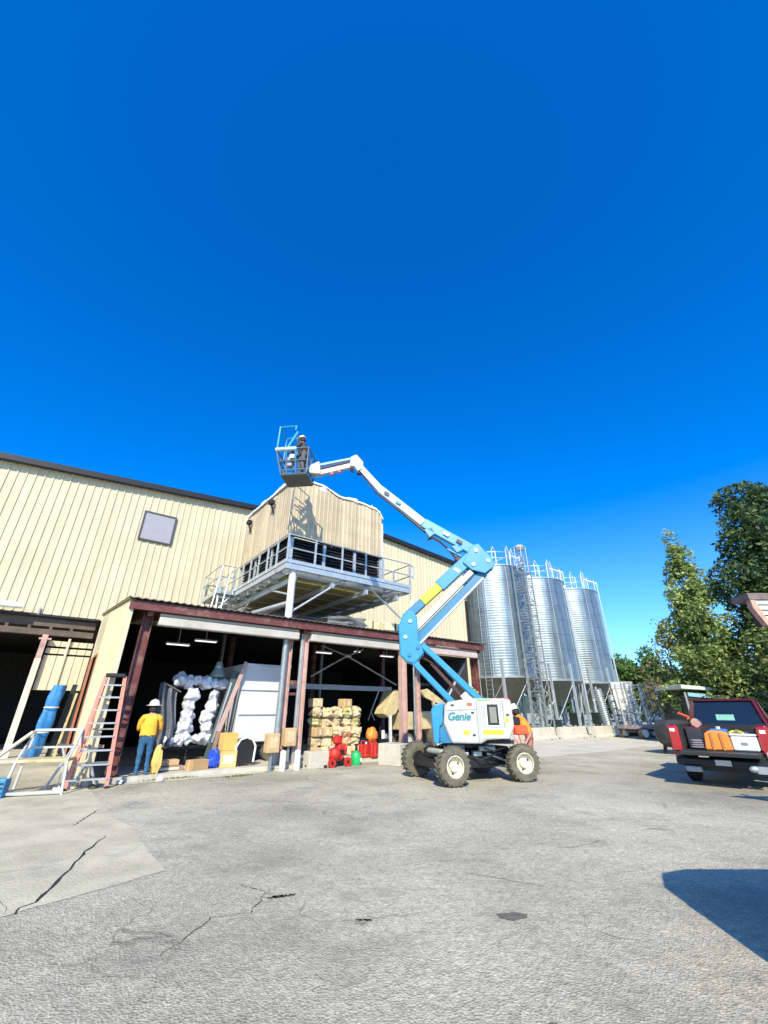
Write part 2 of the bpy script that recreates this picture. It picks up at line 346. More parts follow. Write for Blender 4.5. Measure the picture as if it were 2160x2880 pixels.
# dark interior behind the openings
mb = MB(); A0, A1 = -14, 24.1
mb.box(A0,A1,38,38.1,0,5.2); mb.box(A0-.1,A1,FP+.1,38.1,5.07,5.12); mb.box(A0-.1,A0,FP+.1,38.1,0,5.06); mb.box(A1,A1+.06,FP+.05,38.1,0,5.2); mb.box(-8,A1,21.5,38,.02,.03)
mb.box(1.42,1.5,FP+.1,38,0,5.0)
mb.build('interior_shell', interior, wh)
win = MB().box(1.93,3.28,FP-.075,FP-.045,8.90,10.28).build('window', skyblue, wh)
mb = MB(); a0,a1,z0,z1 = 1.88,3.33,8.85,10.33; q = .07
for b in ((a0,a1,z0,z0+q),(a0,a1,z1-q,z1),(a0,a0+q,z0+q,z1-q),(a1-q,a1,z0+q,z1-q)): mb.box(b[0],b[1],FP-.10,FP-.035,b[2],b[3])
mb.build('frame', M('dark_green_frame', (.06,.065,.06), .5), win)
# left bay: head beams, post, half lowered ribbed panel
mb = MB(); mb.beam((-14,FP-.05,5.0),(1.3,FP-.05,5.0), .10, .07); mb.build('drip_flashing', trimdark, wh)
mb = MB()
mb.box(-14,1.28,FP+.12,FP+.34,4.62,4.92); mb.box(-14,1.28,FP+.02,FP+.28,4.28,4.50)
for k in range(9): mb.box(-5+k*.68,-4.9+k*.68,FP+.04,FP+.20,4.50,4.62)
mb.build('head_beam', M('rusty_dark_beam', (.10,.07,.05), .7, var=.35), wh)
mb = MB(); mb.beam((-.27,FP-.03,.1),(-.27,FP-.03,3.4), .20, .20); mb.build('bay_post', M('bay_post_paint', (.62,.57,.45), .6, var=.15, dirt=(.4,.22,.1), dirt_amt=.7), wh)
mb = MB(); mb.beam((-.27,FP-.03,3.4),(-.27,FP-.03,4.28), .18, .20); mb.box(-.45,-.05,FP-.12,FP+.1,4.1,4.16); mb.build('post_head', pinkst, wh)
mb = MB(); ribbed(mb, -.12, 1.38, 2.3, 3.55, FP+.10, .3); ribbed(mb, -.12, 1.38, 3.62, 3.82, FP+.13, .3); ribbed(mb, -.12, 1.38, 3.9, 4.1, FP+.16, .3)
mb.box(.5,.58,FP+.02,FP+.08,2.0,4.2)
mb.build('bay_panel', beige, wh)
mb = MB(); mb.tube((-5,FP-.35,4.98+.22),(-1.25,FP-.35,4.98+.25), .115, 14); mb.build('wall_pipe', M('white_pipe', (.75,.76,.76), .4), wh, True)
mb = MB(); mb.box(-.75,-.70,FP-.12,FP-.04,5.0,5.28); mb.build('conduit', galvd, wh)

# ================================================================ CANOPY
cn = bthing('canopy', 'open red brown steel canopy with a corrugated lean to roof along the warehouse', 'canopy', 0, 0)
SZ = .12
struct('canopy_slab', MB(Matrix.Rotation(PH,4,'Z')).box(1.55,16.4,13.42,24,0.0,SZ), conc)
struct('bay_floor', MB(Matrix.Rotation(PH,4,'Z')).box(-14,1.3,20.5,30,0.0,.10), conc)
rz_ = lambda p: 4.40+(p-13.2)*.105
mb = MB(); prof = []; k = 0
na = int((16.25-1.35)/.1)
vs = []
for i in range(na+1):
    a = 1.36+i*.1; d = .016*math.cos(i*math.pi)
    for p in (13.12, FP-.06): vs.append((a,p,rz_(p)+.035+d))
    for p in (13.12, FP-.06): vs.append((a,p,rz_(p)+.012+d))
for i in range(na):
    b = 4*i; mb_f = [(b,b+4,b+5,b+1),(b+2,b+3,b+7,b+6),(b,b+2,b+6,b+4)]
    mb.f += mb_f
mb.v = vs; mb.build('roof', M('rusted_roof_sheet', (.16,.13,.11), .6, .3, var=.35, scale=2), cn)
mb = MB(); mb.box(1.42,16.15,13.22,13.30,4.13,4.36); mb.box(1.42,16.15,13.302,13.42,4.31,4.35); mb.box(1.42,16.15,13.302,13.42,4.14,4.17); mb.build('fascia_beam', maroon, cn)
for a0, a1 in ((2.25, 6.66), (7.12, 11.1), (12.62, 15.8)):
    mb = MB(); mb.box(a0,a1,13.34,13.56,3.78,4.02); mb.box(a0,a1,13.38,13.52,4.02,4.12); bevel(mb.build('header_beam', cream if a0 < 12 else M('pink_white_beam', (.50,.40,.36), .6, var=.15, dirt=(.3,.14,.1), dirt_amt=.6), cn), .03)
def hcol(a, p, z0, z1, m, nm='column', wdt=.22, nx=False):
    mb = MB(); h = wdt/2
    if nx: mb.box(a-h,a-h+.02,p-h,p+h,z0,z1); mb.box(a+h-.02,a+h,p-h,p+h,z0,z1); mb.box(a-h+.02,a+h-.02,p-.01,p+.01,z0,z1)
    else: mb.box(a-h,a+h,p-h,p-h+.02,z0,z1); mb.box(a-h,a+h,p+h-.02,p+h,z0,z1); mb.box(a-.01,a+.01,p-h+.02,p+h-.02,z0,z1)
    mb.box(a-h-.05,a+h+.05,p-h-.05,p+h+.05,z0,z0+.02)
    return mb.build(nm, m, cn)
hcol(2.0,13.75,SZ,4.12,maroon,'column',.26,True); hcol(6.28+.2,13.75,SZ,4.12,pinkst,'column',.2,True); hcol(7.02,13.62,SZ,4.12,pinkst,'column',.2,True)
hcol(11.35,13.5,SZ,4.12,pinkst,'column',.24,True); hcol(12.45,13.9,SZ,4.12,pinkst,'column',.2,True); hcol(16.0,13.75,SZ,4.12,maroon,'column',.24,True)
for a in (2.0, 6.9, 11.35, 16.0): hcol(a,20.9,SZ,4.9,maroon,'column',.22)
MB().box(6.6,6.92,13.6,13.72,2.35,2.5).build('column_tie', maroon, cn); MB().box(6.6,6.92,13.6,13.72,2.05,2.13).build('column_tie', maroon, cn)
for a in (2.0, 6.9, 11.35, 16.0): mb = MB(); mb.beam((a,13.4,4.12),(a,21.2,4.95), .14, .22); mb.build('rafter', maroon, cn)
mb = MB()
for p in (14.8,16.4,18,19.6): mb.box(1.5,16.1,p-.03,p+.03,rz_(p)-.14,rz_(p)-.02)
mb.build('purlin', maroon, cn)
mb = MB(); mb.box(7.15,13.6,17.0,17.08,2.42,2.62); mb.build('rail', M('grey_rail_paint', (.48,.5,.54), .5), cn)
mb = MB(); X0 = (10.9,16.9,3.86)
for e in ((9.1,16.9,2.9),(13.8,16.9,2.72),(9.9,17.5,4.3),(12.2,17.5,4.3)): mb.tube(X0,e,.035,8)
mb.tube((10.75,16.85,3.86),(11.05,16.85,3.86),.09,10); mb.tube((12.75,16.9,2.45),(12.3,16.9,1.55),.03); mb.tube((12.3,16.9,1.55),(12.15,16.9,1.2),.02); mb.tube((12.3,16.9,1.55),(12.5,16.9,1.2),.02)
mb.build('cross_brace', galv, cn)
mb = MB(); mb.tube((14.6,14.2,2.2),(15.8,14.2,3.6),.05,8); mb.build('knee_brace', galv, cn)
# end wall with its recessed door
AW = 1.42
mb = MB()
def ewall(p0, p1, z0, z1f): 
    mb.add([(AW,p0,z0),(AW,p1,z0),(AW,p1,z1f(p1)),(AW,p0,z1f(p0)),(AW+.12,p0,z0),(AW+.12,p1,z0),(AW+.12,p1,z1f(p1)),(AW+.12,p0,z1f(p0))],
           [(0,3,2,1),(4,5,6,7),(0,1,5,4),(1,2,6,5),(2,3,7,6),(3,0,4,7)])
ewall(13.3,18.55,0,lambda p: rz_(p)-.02); ewall(18.56,20.6,3.42,lambda p: rz_(p)-.02); ewall(20.61,21.3,0,lambda p: rz_(p)-.02)
for i in range(26):
    p = 13.45+i*.3
    if 18.4 < p < 20.7: continue
    mb.box(AW-.02,AW,p,p+.05,.05,rz_(p)-.05)
mb.build('end_wall', beige, cn)
mb = MB(); mb.box(AW-.03,AW+.15,18.50,18.57,0,3.45); mb.box(AW-.03,AW+.15,20.58,20.65,0,3.45); mb.box(AW-.03,AW+.15,18.57,20.58,3.40,3.46); mb.build('door_frame', doorm, cn)
d_ = MB().box(AW-.06,AW-.031,19.75,20.62,.05,3.40).build('door', doorm, cn)
MB().box(AW-.075,AW-.061,19.85,19.90,1.0,1.12).build('handle', chrome, d_)
MB().box(AW+.03,AW+.05,18.58,20.56,.02,3.39).build('doorway_shade', interior, cn)  # dark panel across the doorway, its colour standing in for the shade inside
mb = MB(); mb.beam((AW-.03,13.28,rz_(13.28)+.0),(AW-.03,21.3,rz_(21.3)+.0), .05, .05); mb.build('rake_trim', M('olive_trim', (.16,.15,.06), .6), cn)
for i, (a, p, z) in enumerate(((3.65,17,3.80),(4.6,17,4.00),(9.9,17.3,4.0),(13.3,17,4.05),(11.8,17.4,4.2))):
    l = bthing('ceiling_light', ['long white light fixture hanging under the canopy nearest its left column','white light fixture under the canopy, second from its left column','white light fixture under the canopy left of the cross brace',
      'white light fixture under the canopy beside the pair of pink columns','small white light fixture under the canopy right above the cross brace'][i], 'light fixture', a, p, z, 'light fixtures under the canopy')
    wdt = .38 if i < 4 else .15
    MB().box(-wdt,wdt,-.06,.06,-.06,-.03).build('lamp_tube', lightm, l); MB().box(-wdt-.03,wdt+.03,-.09,.09,-.03,.02).box(-.01,.01,-.01,.01,.02,rz_(p)-.02-z).build('housing', paleb, l)

# ================================================================ COOLING TOWER ON ITS PLATFORM
ct = bthing('cooling_tower', 'beige ribbed cooling tower with dark louvres and white plastic wrap along its top edges', 'cooling tower', 6.4, 14.3, 6.55)
WD, DP = 4.5, 5.5
mb = MB()
def hump(t_): return .5-.5*math.cos(math.pi*max(0,min(1,t_)))
def ztop(x): return 3.70+.27*hump(x/.8)*(1-hump((x-1.25)/.9))+.05*hump((x-2.2)/.6)*(1-hump((x-3.4)/.5)) if x < 3.95 else 3.70-.62+math.sqrt(max(0,.3844-((x-3.95)*1.06)**2))
def zside(y): return 3.70+.30*hump(y/.9)+.02*y
def rib_path(pts):   # vertical ribbed skin around plan points
    vs = []
    for (x, y) in pts: vs += [(x,y,1.33),(x,y,zside(y) if x < .001 and y > .001 else ztop(x))]
    mb.add(vs, [(2*i,2*i+2,2*i+3,2*i+1) for i in range(len(pts)-1)])
pl = []
n = 22
for i in range(n): x = WD*i/n; s_ = WD/n; pl += [(x,0),(x+s_*.62,0),(x+s_*.7,-.012),(x+s_*.92,-.012)]
n = 26
for i in range(n): y = DP*i/n; s_ = DP/n; pl += [(WD,y),(WD,y+s_*.62),(WD+.012,y+s_*.7),(WD+.012,y+s_*.92)]
pl += [(WD,DP),(0,DP)]
for i in range(n): y = DP-DP*i/n; s_ = DP/n; pl += [(0,y),(0,y-s_*.62),(-.012,y-s_*.7),(-.012,y-s_*.92)]
pl += [(0,0)]
rib_path(pl)
for k in range(10):
    x0 = 3.9+k*.06; x1 = x0+.06
    mb.add([(x0,.01,ztop(x0)-.01),(x1,.01,ztop(x1)-.01),(x1,DP-.01,ztop(x1)-.01),(x0,DP-.01,ztop(x0)-.01)],[(0,1,2,3)])
mb.add([(.01,.01,3.69),(3.9,.01,3.69),(3.9,DP-.01,3.69),(.01,DP-.01,3.69)],[(0,1,2,3)])
mb.build('casing', beige2, ct)
mb = MB()
for k in range(9):
    z = .12+k*.135
    mb.box(.08,WD-.08,.06,.16,z,z+.02); mb.box(.06,.16,.17,DP-.1,z,z+.02)
    mb.add([(.08,.06,z+.02),(WD-.08,.06,z+.02),(WD-.08,.14,z+.11),(.08,.14,z+.11)], [(0,1,2,3)])
mb.box(.2,WD-.1,.2,DP-.1,.02,1.3); mb.build('louvres', black, ct)
for x in (0, 1.48, 2.98, 4.38): MB().box(x,x+.12,.0,.07,.02,1.325).build('louvre_post', galv, ct)
for y in (1.8, 3.6, 5.38): MB().box(0,.07,y,y+.1,.02,1.325).build('louvre_post', galv, ct)
mb = MB(); mb.box(-.02,WD+.03,-.05,-.026,1.27,1.34); mb.box(-.05,-.026,-.04,DP,1.27,1.34); mb.build('casing_lip', trimdark, ct)
MB().box(.0,WD,.0,DP,-.5,-.0).build('basin', M('olive_basin', (.30,.25,.10), .6, var=.2), ct)
# crumpled white film over the top edges
def film(p0, p1, h, seed, out):
    mb = MB(); p0, p1, out = Vector(p0), Vector(p1), Vector(out)
    def fn(u, v):
        b = p0.lerp(p1, u); th = math.pi*1.0*v-.25
        k = h*(1+.9*noise.noise(Vector((u*6, v*1.5, seed)))+.5*noise.noise(Vector((u*19, v*4, seed+3))))
        return tuple(b+out*(.04+k*.75*math.cos(th)*.6)+Vector((0,0,1))*(k*math.sin(th)*1.0-.02))
    mb.grid(fn, 46, 10); return mb.build('plastic_wrap', whitep, ct, True)
def film_on(fz, horiz, L_, h, seed):
    mb = MB()
    def fn(u, v):
        q = L_*u; th = math.pi*v-.25; k = h*(1+.9*noise.noise(Vector((u*7, v*1.5, seed)))+.4*noise.noise(Vector((u*19, v*4, seed+3))))
        o_ = .03+k*.5*math.cos(th); z = fz(q)+k*math.sin(th)-.02
        return (q,-o_,z) if horiz else (-o_,q,z)
    mb.grid(fn, 60, 10); return mb.build('plastic_wrap', whitep, ct, True)
film_on(ztop, True, 3.9, .07, 1); film_on(zside, False, DP, .12, 2)
mb = MB()
def cf(u, v):
    x = 3.85+.69*u; th = math.pi*v-.2; k = .10*(1+.8*noise.noise(Vector((u*7,v*2,4))))
    n_ = Vector((math.sin(u*1.5),0,math.cos(u*1.5))); return tuple(Vector((x,0,ztop(min(x,4.5))))+Vector((0,-.05,0))*math.cos(th)+n_*(k*math.sin(th)))
mb.grid(cf, 24, 8)
def cf2(u, v):
    th = math.pi*v; k = .06*(1+.8*noise.noise(Vector((u*9,v*2,8)))); return (WD+.01+k*math.sin(th),-.045*math.cos(th)-.01,3.05-1.6*u)
mb.grid(cf2, 24, 8)
mb.build('plastic_wrap', whitep, ct, True)
mb = MB(); mb.blob((1.35,.35,3.84),(.45,.4,.30),18,10,.3,3); mb.blob((3.0,.4,3.76),(.60,.4,.32),18,10,.3,5); mb.blob((.3,2.5,3.9),(.3,1.2,.2),16,10,.5,9)
mb.build('plastic_wrap', whitep, ct, True)
for p, z, lb in ((16.35,10.0,'black floodlight nearer the top front corner of the beige cooling tower'),(19.0,9.95,'black floodlight on the beige cooling tower, next to the warehouse wall')):
    l = bthing('floodlight', lb, 'floodlight', 6.34, p, z, 'floodlights on the cooling tower')
    MB().bbox(-.26,-.02,-.13,.13,-.02,.2,.03).build('lamp_head', black, l); MB().beam((-.14,0,-.02),(0,0,-.38),.07,.07).build('bracket', black, l)
# platform
pf = bthing('tower_platform', 'galvanised steel platform with railings and tubular legs carrying the cooling tower', 'platform', 5.9, 13.4, 0)
PW, PD, ZP = 5.95, 7.8, 6.45
mb = MB()
for y in (0, .78): mb.box(0,PW,y,y+.08,ZP-.24,ZP-.05)
for x in (0, .42, PW-.9, PW-.08): mb.box(x,x+.08,.08,PD,ZP-.24,ZP-.06)
mb.box(0,PW,-.015,-.002,ZP-.02,ZP+.11); mb.box(-.015,-.002,0,PD,ZP-.02,ZP+.11)
for k in range(6): mb.box(.1,PW,1.6+k*1.1,1.68+k*1.1,ZP-.42,ZP-.26)
for x in (.4,2.0,3.6,5.2): mb.box(x,x+.1,.1,PD,ZP-.62,ZP-.43)
mb.build('deck_frame', galv, pf)
mb = MB()
for k in range(60): x = k*.099; mb.box(x,x+.03,.0,.86,ZP-.045,ZP-.005)
for k in range(78): y = .87+k*.089; mb.box(.0,.46,y,y+.03,ZP-.045,ZP-.005); mb.box(5.05,PW,y,y+.03,ZP-.045,ZP-.005)
mb.build('grating', galvd, pf)
def rail(pts, nm='railing', zs=(1.07,.55), posts=None, z=ZP):
    mb = MB()
    for h in zs:
        for a, b in zip(pts, pts[1:]): mb.tube((a[0],a[1],z+h),(b[0],b[1],z+h),.028,8)
    for q in posts or pts: mb.beam((q[0],q[1],z-.02),(q[0],q[1],z+zs[0]+.01),.06,.06)
    return mb.build(nm, galv, pf)
rail([(0,0),(PW,0)], posts=[(.02,0),(1.15,0),(2.35,0),(3.5,0),(4.4,0),(PW-.05,0)])
rail([(0,0.05),(0,PD-.1)], posts=[(0,.9),(0,1.8),(0,2.7),(0,3.6),(0,4.5),(0,5.6),(0,6.6),(0,7.6)])
rail([(PW,0.05),(PW,2.4),(PW,5.2)], posts=[(PW,1.2),(PW,2.4),(PW,3.8),(PW,5.1)])
mb = MB()
for k in range(2): mb.tube((PW-.05,0,ZP+1.07-.5*k),(PW+.16,.0,ZP+.98-.5*k),.028)
mb.tube((PW+.16,0,ZP+1.0),(PW+.16,0,ZP+.42),.028); mb.build('gate_hoop', galv, pf)
for (x, y, r) in ((.4,.22,.13),(6.2-.05,.22,.05),(.4,6.9,.11),(5.6,6.9,.11)):
    lg = MB().tube((x,y,4.42 if y < 1 else 5.2),(x,y,ZP-.24),r,16).build('leg', M('white_tube', (.66,.68,.66), .45, .1), pf, True); MB().tube((x,y,.03 if y < 1 else SZ),(x,y,4.42 if y < 1 else 5.2),r*.72,16).box(x-.2,x+.2,y-.2,y+.2,.03,.05).build('lower_column', galvd, lg)
mb = MB(); mb.tube((1.0,.2,.03),(1.0,.2,4.3),.06,12); mb.build('leg', galvd, pf, True)
for p0_, p1_, r_b in (((.5,.25,4.75),(2.5,.25,6.2),.04),((.4,.35,5.05),(.4,3.7,5.25),.10),((.4,.3,5.35),(.4,3.0,6.15),.04),((5.9,.25,6.2),(4.6,.8,6.3),.035),((5.9,.25,4.9),(3.9,.25,6.15),.04),((.4,6.8,4.8),(.4,3.6,6.1),.04)):
    MB().tube(p0_,p1_,r_b,12).build('brace', galv, pf, True)
# landing and stair flight left of the tower
MB().box(-.75,-.05,5.2,7.7,ZP-.2,ZP-.01).build('landing', galv, pf)
rail([(-.05,5.2),(-.75,5.2),(-.75,7.7),(-.05,7.7)])
for x_ in (-.72,-.32):
    MB().beam((x_,5.1,ZP+1.0),(x_-.5,4.2,5.0),.04,.06).build('ladder_rail', galv, pf)
mb = MB()
for k in range(5): mb.box(-.84-.1*k+.13,-.36-.1*k+.13,4.94-.19*k,5.0-.19*k,6.25-.29*k,6.28-.29*k)
mb.build('ladder_tread', galv, pf)
for x, y in ((-.65,5.4),(-.65,7.5)): MB().tube((x,y,rz_(13.4+y)+.06),(x,y,ZP-.2),.05).build('leg', galv, pf)
for p0_, p1_ in (((-.65,5.4,5.5),(-.1,5.4,6.25)),((-.65,7.5,5.5),(-.65,5.5,6.25))): MB().tube(p0_,p1_,.03).build('brace', galv, pf)
# things lying on the canopy roof
for i, (a, p, sx, sy, sz_, rot, lb) in enumerate(((10.5,14.6,.62,.42,.34,.15,'pale yellow insulation block lying higher on the canopy roof under the platform'),(11.3,13.9,.75,.45,.30,-.1,'pale yellow insulation block lying at the canopy roof edge beside the lift boom'))):
    b = bthing('insulation_block', lb, 'insulation block', a, p, rz_(p)+.055, 'insulation blocks on the canopy roof', rot)
    bevel(MB().box(-sx,sx,-sy,sy,0,sz_).build('block', M('pale_yellow_foam', (.62,.58,.34), .8), b), .03); MB().box(-sx*.4,-sx*.3,-sy-.005,sy+.005,-.0+.006,sz_+.006).build('strap', trimdark, b)
o = MB(Matrix.Translation(W(9.3,14.7,rz_(14.7)+.22)) @ Matrix.Rotation(PH,4,'Z')).blob((0,0,0),(1.1,.7,.32),24,12,.5,2).build('tarp_heap', M('grey_heap_tarp', (.14,.15,.15), .8, bump=.5, bscale=5), None, True)
tag(o, 'dark grey tarpaulin heap on the canopy roof under the platform', 'tarpaulin')

# ================================================================ SILOS
struct('silo_plinth', MB(Matrix.Rotation(PH,4,'Z')).box(24.8,44,18.6,26,0,.45), conc)
SR = 2.88
def make_silo():
    t = thing('silo', 'x', 'silo', (0,0,.45), PH, 'galvanised silos on legs')
    mb = MB(); prof = [(SR,3.35)]
    z = 3.35
    while z < 11.6: prof += [(SR,z+1.16),(SR+.018,z+1.17),(SR+.018,z+1.20),(SR,z+1.21)]; z += 1.2
    prof.append((SR,11.75)); mb.lathe(prof, 72)
    sh = mb.build('shell', silom, t, True)
    mb = MB()
    for k in range(10): a = k*math.pi/5+.2; mb.box(-.02,.02,-.012,.012,3.4,11.7,Matrix.Rotation(a,4,'Z') @ Matrix.Translation((0,-SR-.012,0)))
    mb.build('bolt_strip', galv, sh)
    MB().lathe([(SR+.06,11.72),(SR+.06,11.78),(.5,12.5),(.5,12.7),(.02,12.75)], 72).build('roof', silor, t, True)
    MB().lathe([(SR-.02,3.34),(SR-.1,3.30),(.35,1.2),(.35,.8)], 48).build('hopper', hopper, t, True)
    MB().lathe([(SR+.05,3.28),(SR+.05,3.42),(SR,3.43),(SR,3.27),(SR+.05,3.28)], 72).build('ring_beam', galvd, t, True)
    for k in range(10):
        a = 2*math.pi*k/10+.1; x, y = (SR+.03)*math.cos(a), (SR+.03)*math.sin(a)
        mb = MB(); mb.beam((x,y,0),(x,y,4.6),.15,.17); mb.box(x-.18,x+.18,y-.18,y+.18,0,.03); mb.build('leg', galv, t)
    for k in range(10):
        a = 2*math.pi*k/10+.1; b = a+math.pi/5; q = SR+.04
        mb = MB(); mb.tube((q*math.cos(a),q*math.sin(a),.3),(q*math.cos(b),q*math.sin(b),3.1),.03); mb.build('brace', galvd, t)
    mb = MB()
    for h in (12.35,12.85): 
        pts = [((SR)*math.cos(2*math.pi*i/28),(SR)*math.sin(2*math.pi*i/28),h) for i in range(29)]
        for p0, p1 in zip(pts, pts[1:]): mb.tube(p0,p1,.025,5,cap=False)
    for i in range(14): a = 2*math.pi*i/14; mb.tube((SR*math.cos(a),SR*math.sin(a),11.75),(SR*math.cos(a),SR*math.sin(a),12.86),.028,5)
    mb.build('guard_rail', galv, t)
    mb = MB()   # filling pipe climbing the shell and bending over the roof
    q = SR+.16; pts = [(q*math.cos(-1.2),q*math.sin(-1.2),1.0),(q*math.cos(-1.2),q*math.sin(-1.2),12.6),(1.9*math.cos(-1.2),1.9*math.sin(-1.2),13.2),(.4,-.4,12.9)]
    mb.path(pts,.07,8); mb.build('fill_pipe', galv, t, True)
    for k, an in enumerate((-2.2,-1.5,-.8,-2.8)):
        c_ = Vector((2.2*math.cos(an),1.9*math.sin(an),0)); mb = MB(); mb.path([tuple(c_+Vector((0,0,12.0))),tuple(c_+Vector((0,0,13.3+.25*(k%3)))),tuple(c_+Vector((.2,0,13.65+.25*(k%3)))),tuple(c_+Vector((.45,0,13.3))),tuple(c_+Vector((.5,0,12.3)))],.05,6); mb.build('vent_pipe', galv, t, True)
    mb = MB()   # caged ladder
    ca = -2.75
    for s_ in (-.22,.22): 
        x, y = (SR+.2)*math.cos(ca)-s_*math.sin(ca), (SR+.2)*math.sin(ca)+s_*math.cos(ca); mb.tube((x,y,.2),(x,y,13.0),.025,5)
    for k in range(42):
        z = .4+k*.3; c_, s2 = math.cos(ca), math.sin(ca)
        mb.tube(((SR+.2)*c_+.22*s2,(SR+.2)*s2-.22*c_,z),((SR+.2)*c_-.22*s2,(SR+.2)*s2+.22*c_,z),.012,4)
    mb.build('ladder', galvd, t)
    return t
s0 = make_silo()
sil = [(9.1,34.8,'galvanised silo nearest the warehouse corner, partly behind the lift boom'),(13.85,38.4,'galvanised silo standing in the middle of the row of three'),(18.6,42.0,'galvanised silo at the far right end of the row of three')]
for i, (x, y, lb) in enumerate(sil):
    if i == 0: s0.location = (x,y,.45); s0['label'] = lb
    else: dup(s0, (x,y,.45), PH, lb)
# stair tower in front of the first silo
st = thing('access_tower', 'tall grey lattice ladder tower with hoops between the first two silos', 'ladder tower', (10.85,31.5,0), PH+.1)
for x, y in ((-.45,-.5),(.45,-.5),(.45,.5),(-.45,.5)): MB().beam((x,y,0),(x,y,12.6),.08,.08).build('post', galvd, st)
mb = MB()
for k in range(11):
    z = .3+k*1.1
    for a, b in (((-.45,-.5),(.45,-.5)),((.45,-.5),(.45,.5)),((.45,.5),(-.45,.5)),((-.45,.5),(-.45,-.5))):
        mb.tube((a[0],a[1],z),(b[0],b[1],z),.025,5); mb.tube((a[0],a[1],z),(b[0],b[1],z+1.1),.02,5)
mb.build('lattice', galvd, st)
mb = MB()
for k in range(10):
    z = .4+k*1.2; s_ = 1 if k % 2 else -1; mb.box(-.42,.42,-.45,-.02,z,z+.03) if k % 2 else mb.box(-.42,.42,.02,.45,z,z+.03)
    for j in range(5): mb.box(s_*(.32-j*.16)-.09,s_*(.32-j*.16)+.09,-.2,.2,z+.2+j*.2,z+.225+j*.2)
mb.build('stair', galv, st)
mb = MB()
for k in range(7):
    z = 11.9+k*.25; pts = [(.45*math.cos(q*.63),.45*math.sin(q*.63)-.1,z) for q in range(11)]
    for a, b in zip(pts, pts[1:]): mb.tube(a,b,.018,4,cap=False)
for q in range(5): mb.tube((.45*math.cos(q*1.26),.45*math.sin(q*1.26)-.1,11.5),(.45*math.cos(q*1.26),.45*math.sin(q*1.26)-.1,13.45),.018,4)
mb.blob((0,-.1,13.42),(.42,.42,.3),10,6); mb.build('hoop_cage', galv, st)
# piping clutter under the silos
for i, (x, y) in enumerate(((12.3,33.6),(15.2,36.5),(18.0,38.8))):
    b = thing('blower_unit', ['dark blower unit with a pipe under the silos beside the ladder tower','dark blower unit with a pipe under the middle silo','dark blower unit with a pipe under the farthest silo'][i], 'blower', (x,y,.0 if i==0 else .45), PH, 'blower units under the silos')
    bevel(MB().box(-.5,.5,-.35,.35,.15,1.0).build('housing', darkg, b), .05); MB().tube((-.3,-.2,0),(-.3,-.2,.15),.08).tube((.3,-.2,0),(.3,-.2,.15),.08).tube((-.3,.2,0),(-.3,.2,.15),.08).tube((.3,.2,0),(.3,.2,.15),.08).build('foot', black, b)
    mb = MB(); mb.path([(-.2,0,1.0),(-.2,0,1.9),(.5,0,2.2),(.5,0,3.0)],.08,8); mb.build('pipe', galv, b, True)
def barrier(a, p, L_, h, lb, turn=0, grp='concrete barrier blocks', m=conc, prof=None):
    t = bthing('concrete_barrier', lb, 'barrier', a, p, 0, grp, turn); prof = prof or [(-.30,0),(.30,0),(.30,.1),(.16,.24),(.11,h),(-.11,h),(-.16,.24),(-.30,.1)]
    mb = MB(Matrix.Rotation(R(90),4,'Z')); mb.prism(prof, -L_/2, L_/2); o = mb.build('block', m, t); bevel(o,.02); 
    MB().box(-L_/2-.004,-L_/2-.001,-.05,.05,.05,.10).box(L_/4-.06,L_/4+.06,-.302,-.297,.02,.09).build('lifting_slot', black, t)
    return t
barrier(24.3,16.4,3.0,.68,'low pale concrete barrier right behind the lift, closest to it')
barrier(27.4,16.1,3.0,.68,'low pale concrete barrier under the middle silo'); barrier(30.4,15.6,2.6,.68,'low pale concrete barrier nearest the flatbed trailer')
blk = [(-.32,0),(.32,0),(.32,.56),(-.32,.56)]
barrier(9.93,12.25,.86,.60,'square pale concrete block beside the far left wheel of the lift',R(-72),prof=[(-.38,0),(.38,0),(.38,.62),(-.38,.62)]); barrier(7.45,13.1,.7,.46,'small pale concrete block between the cooling tower leg and the red machine',prof=[(-.2,0),(.2,0),(.2,.46),(-.2,.46)])
for i, (a, p, lb) in enumerate(((6.32,13.08,'white post stump beside the cooling tower leg, on the left'),(6.78,13.05,'white post stump beside the cooling tower leg, on the right'))):
    b = bthing('bollard', lb, 'bollard', a, p, 0, 'white post stumps'); MB().tube((0,0,0),(0,0,.48),.09,14).build('post', paleb, b, True); MB().blob((0,0,.48),(.09,.09,.05),12,6).build('cap', paleb, b, True)

# ================================================================ BOOM LIFT
BL = thing('boom_lift', 'blue and pale grey articulating boom lift on cream rimmed wheels', 'boom lift', (2.2,12.65,0), R(-6))
CH = R(28.5)          # chassis heading relative to the turntable
Rc = Matrix.Rotation(CH,4,'Z')
mb = MB(Rc); mb.bbox(-1.1,1.1,-.42,.42,.38,.74,.05); mb.box(-1.22,-.8,-.75,.75,.32,.52); mb.box(.8,1.22,-.75,.75,.32,.52); mb.bbox(-.62,.62,-.55,.55,.3,.60,.04)
mb.tube((-1.02,-.9,.40),(-1.02,.9,.40),.07,10); mb.tube((1.02,-.9,.40),(1.02,.9,.40),.07,10)
for x in (-1,1):
    for y in (-1,1): mb.tube((x*1.02,y*.55,.40),(x*1.02,y*.83,.40),.16,12); mb.beam((x*1.02,y*.6,.40),(x*.5,y*.4,.6),.1,.16)
mb.build('chassis', black, BL)
mb = MB(Rc); mb.box(-.78,-.35,-.62,-.56,.60,.66); mb.bbox(-.2,.05,-.64,-.5,.56,.68,.02); mb.tube((.2,-.6,.62),(.75,-.58,.45),.03); mb.build('steering_cylinder', galv, BL)
mb = MB(Rc); mb.bbox(-1.34,-1.16,-.95,-.25,.66,.76,.03); mb.build('fender', M('olive_grey_fender', (.33,.34,.26), .6), BL)
TR_, TW = .41, .30
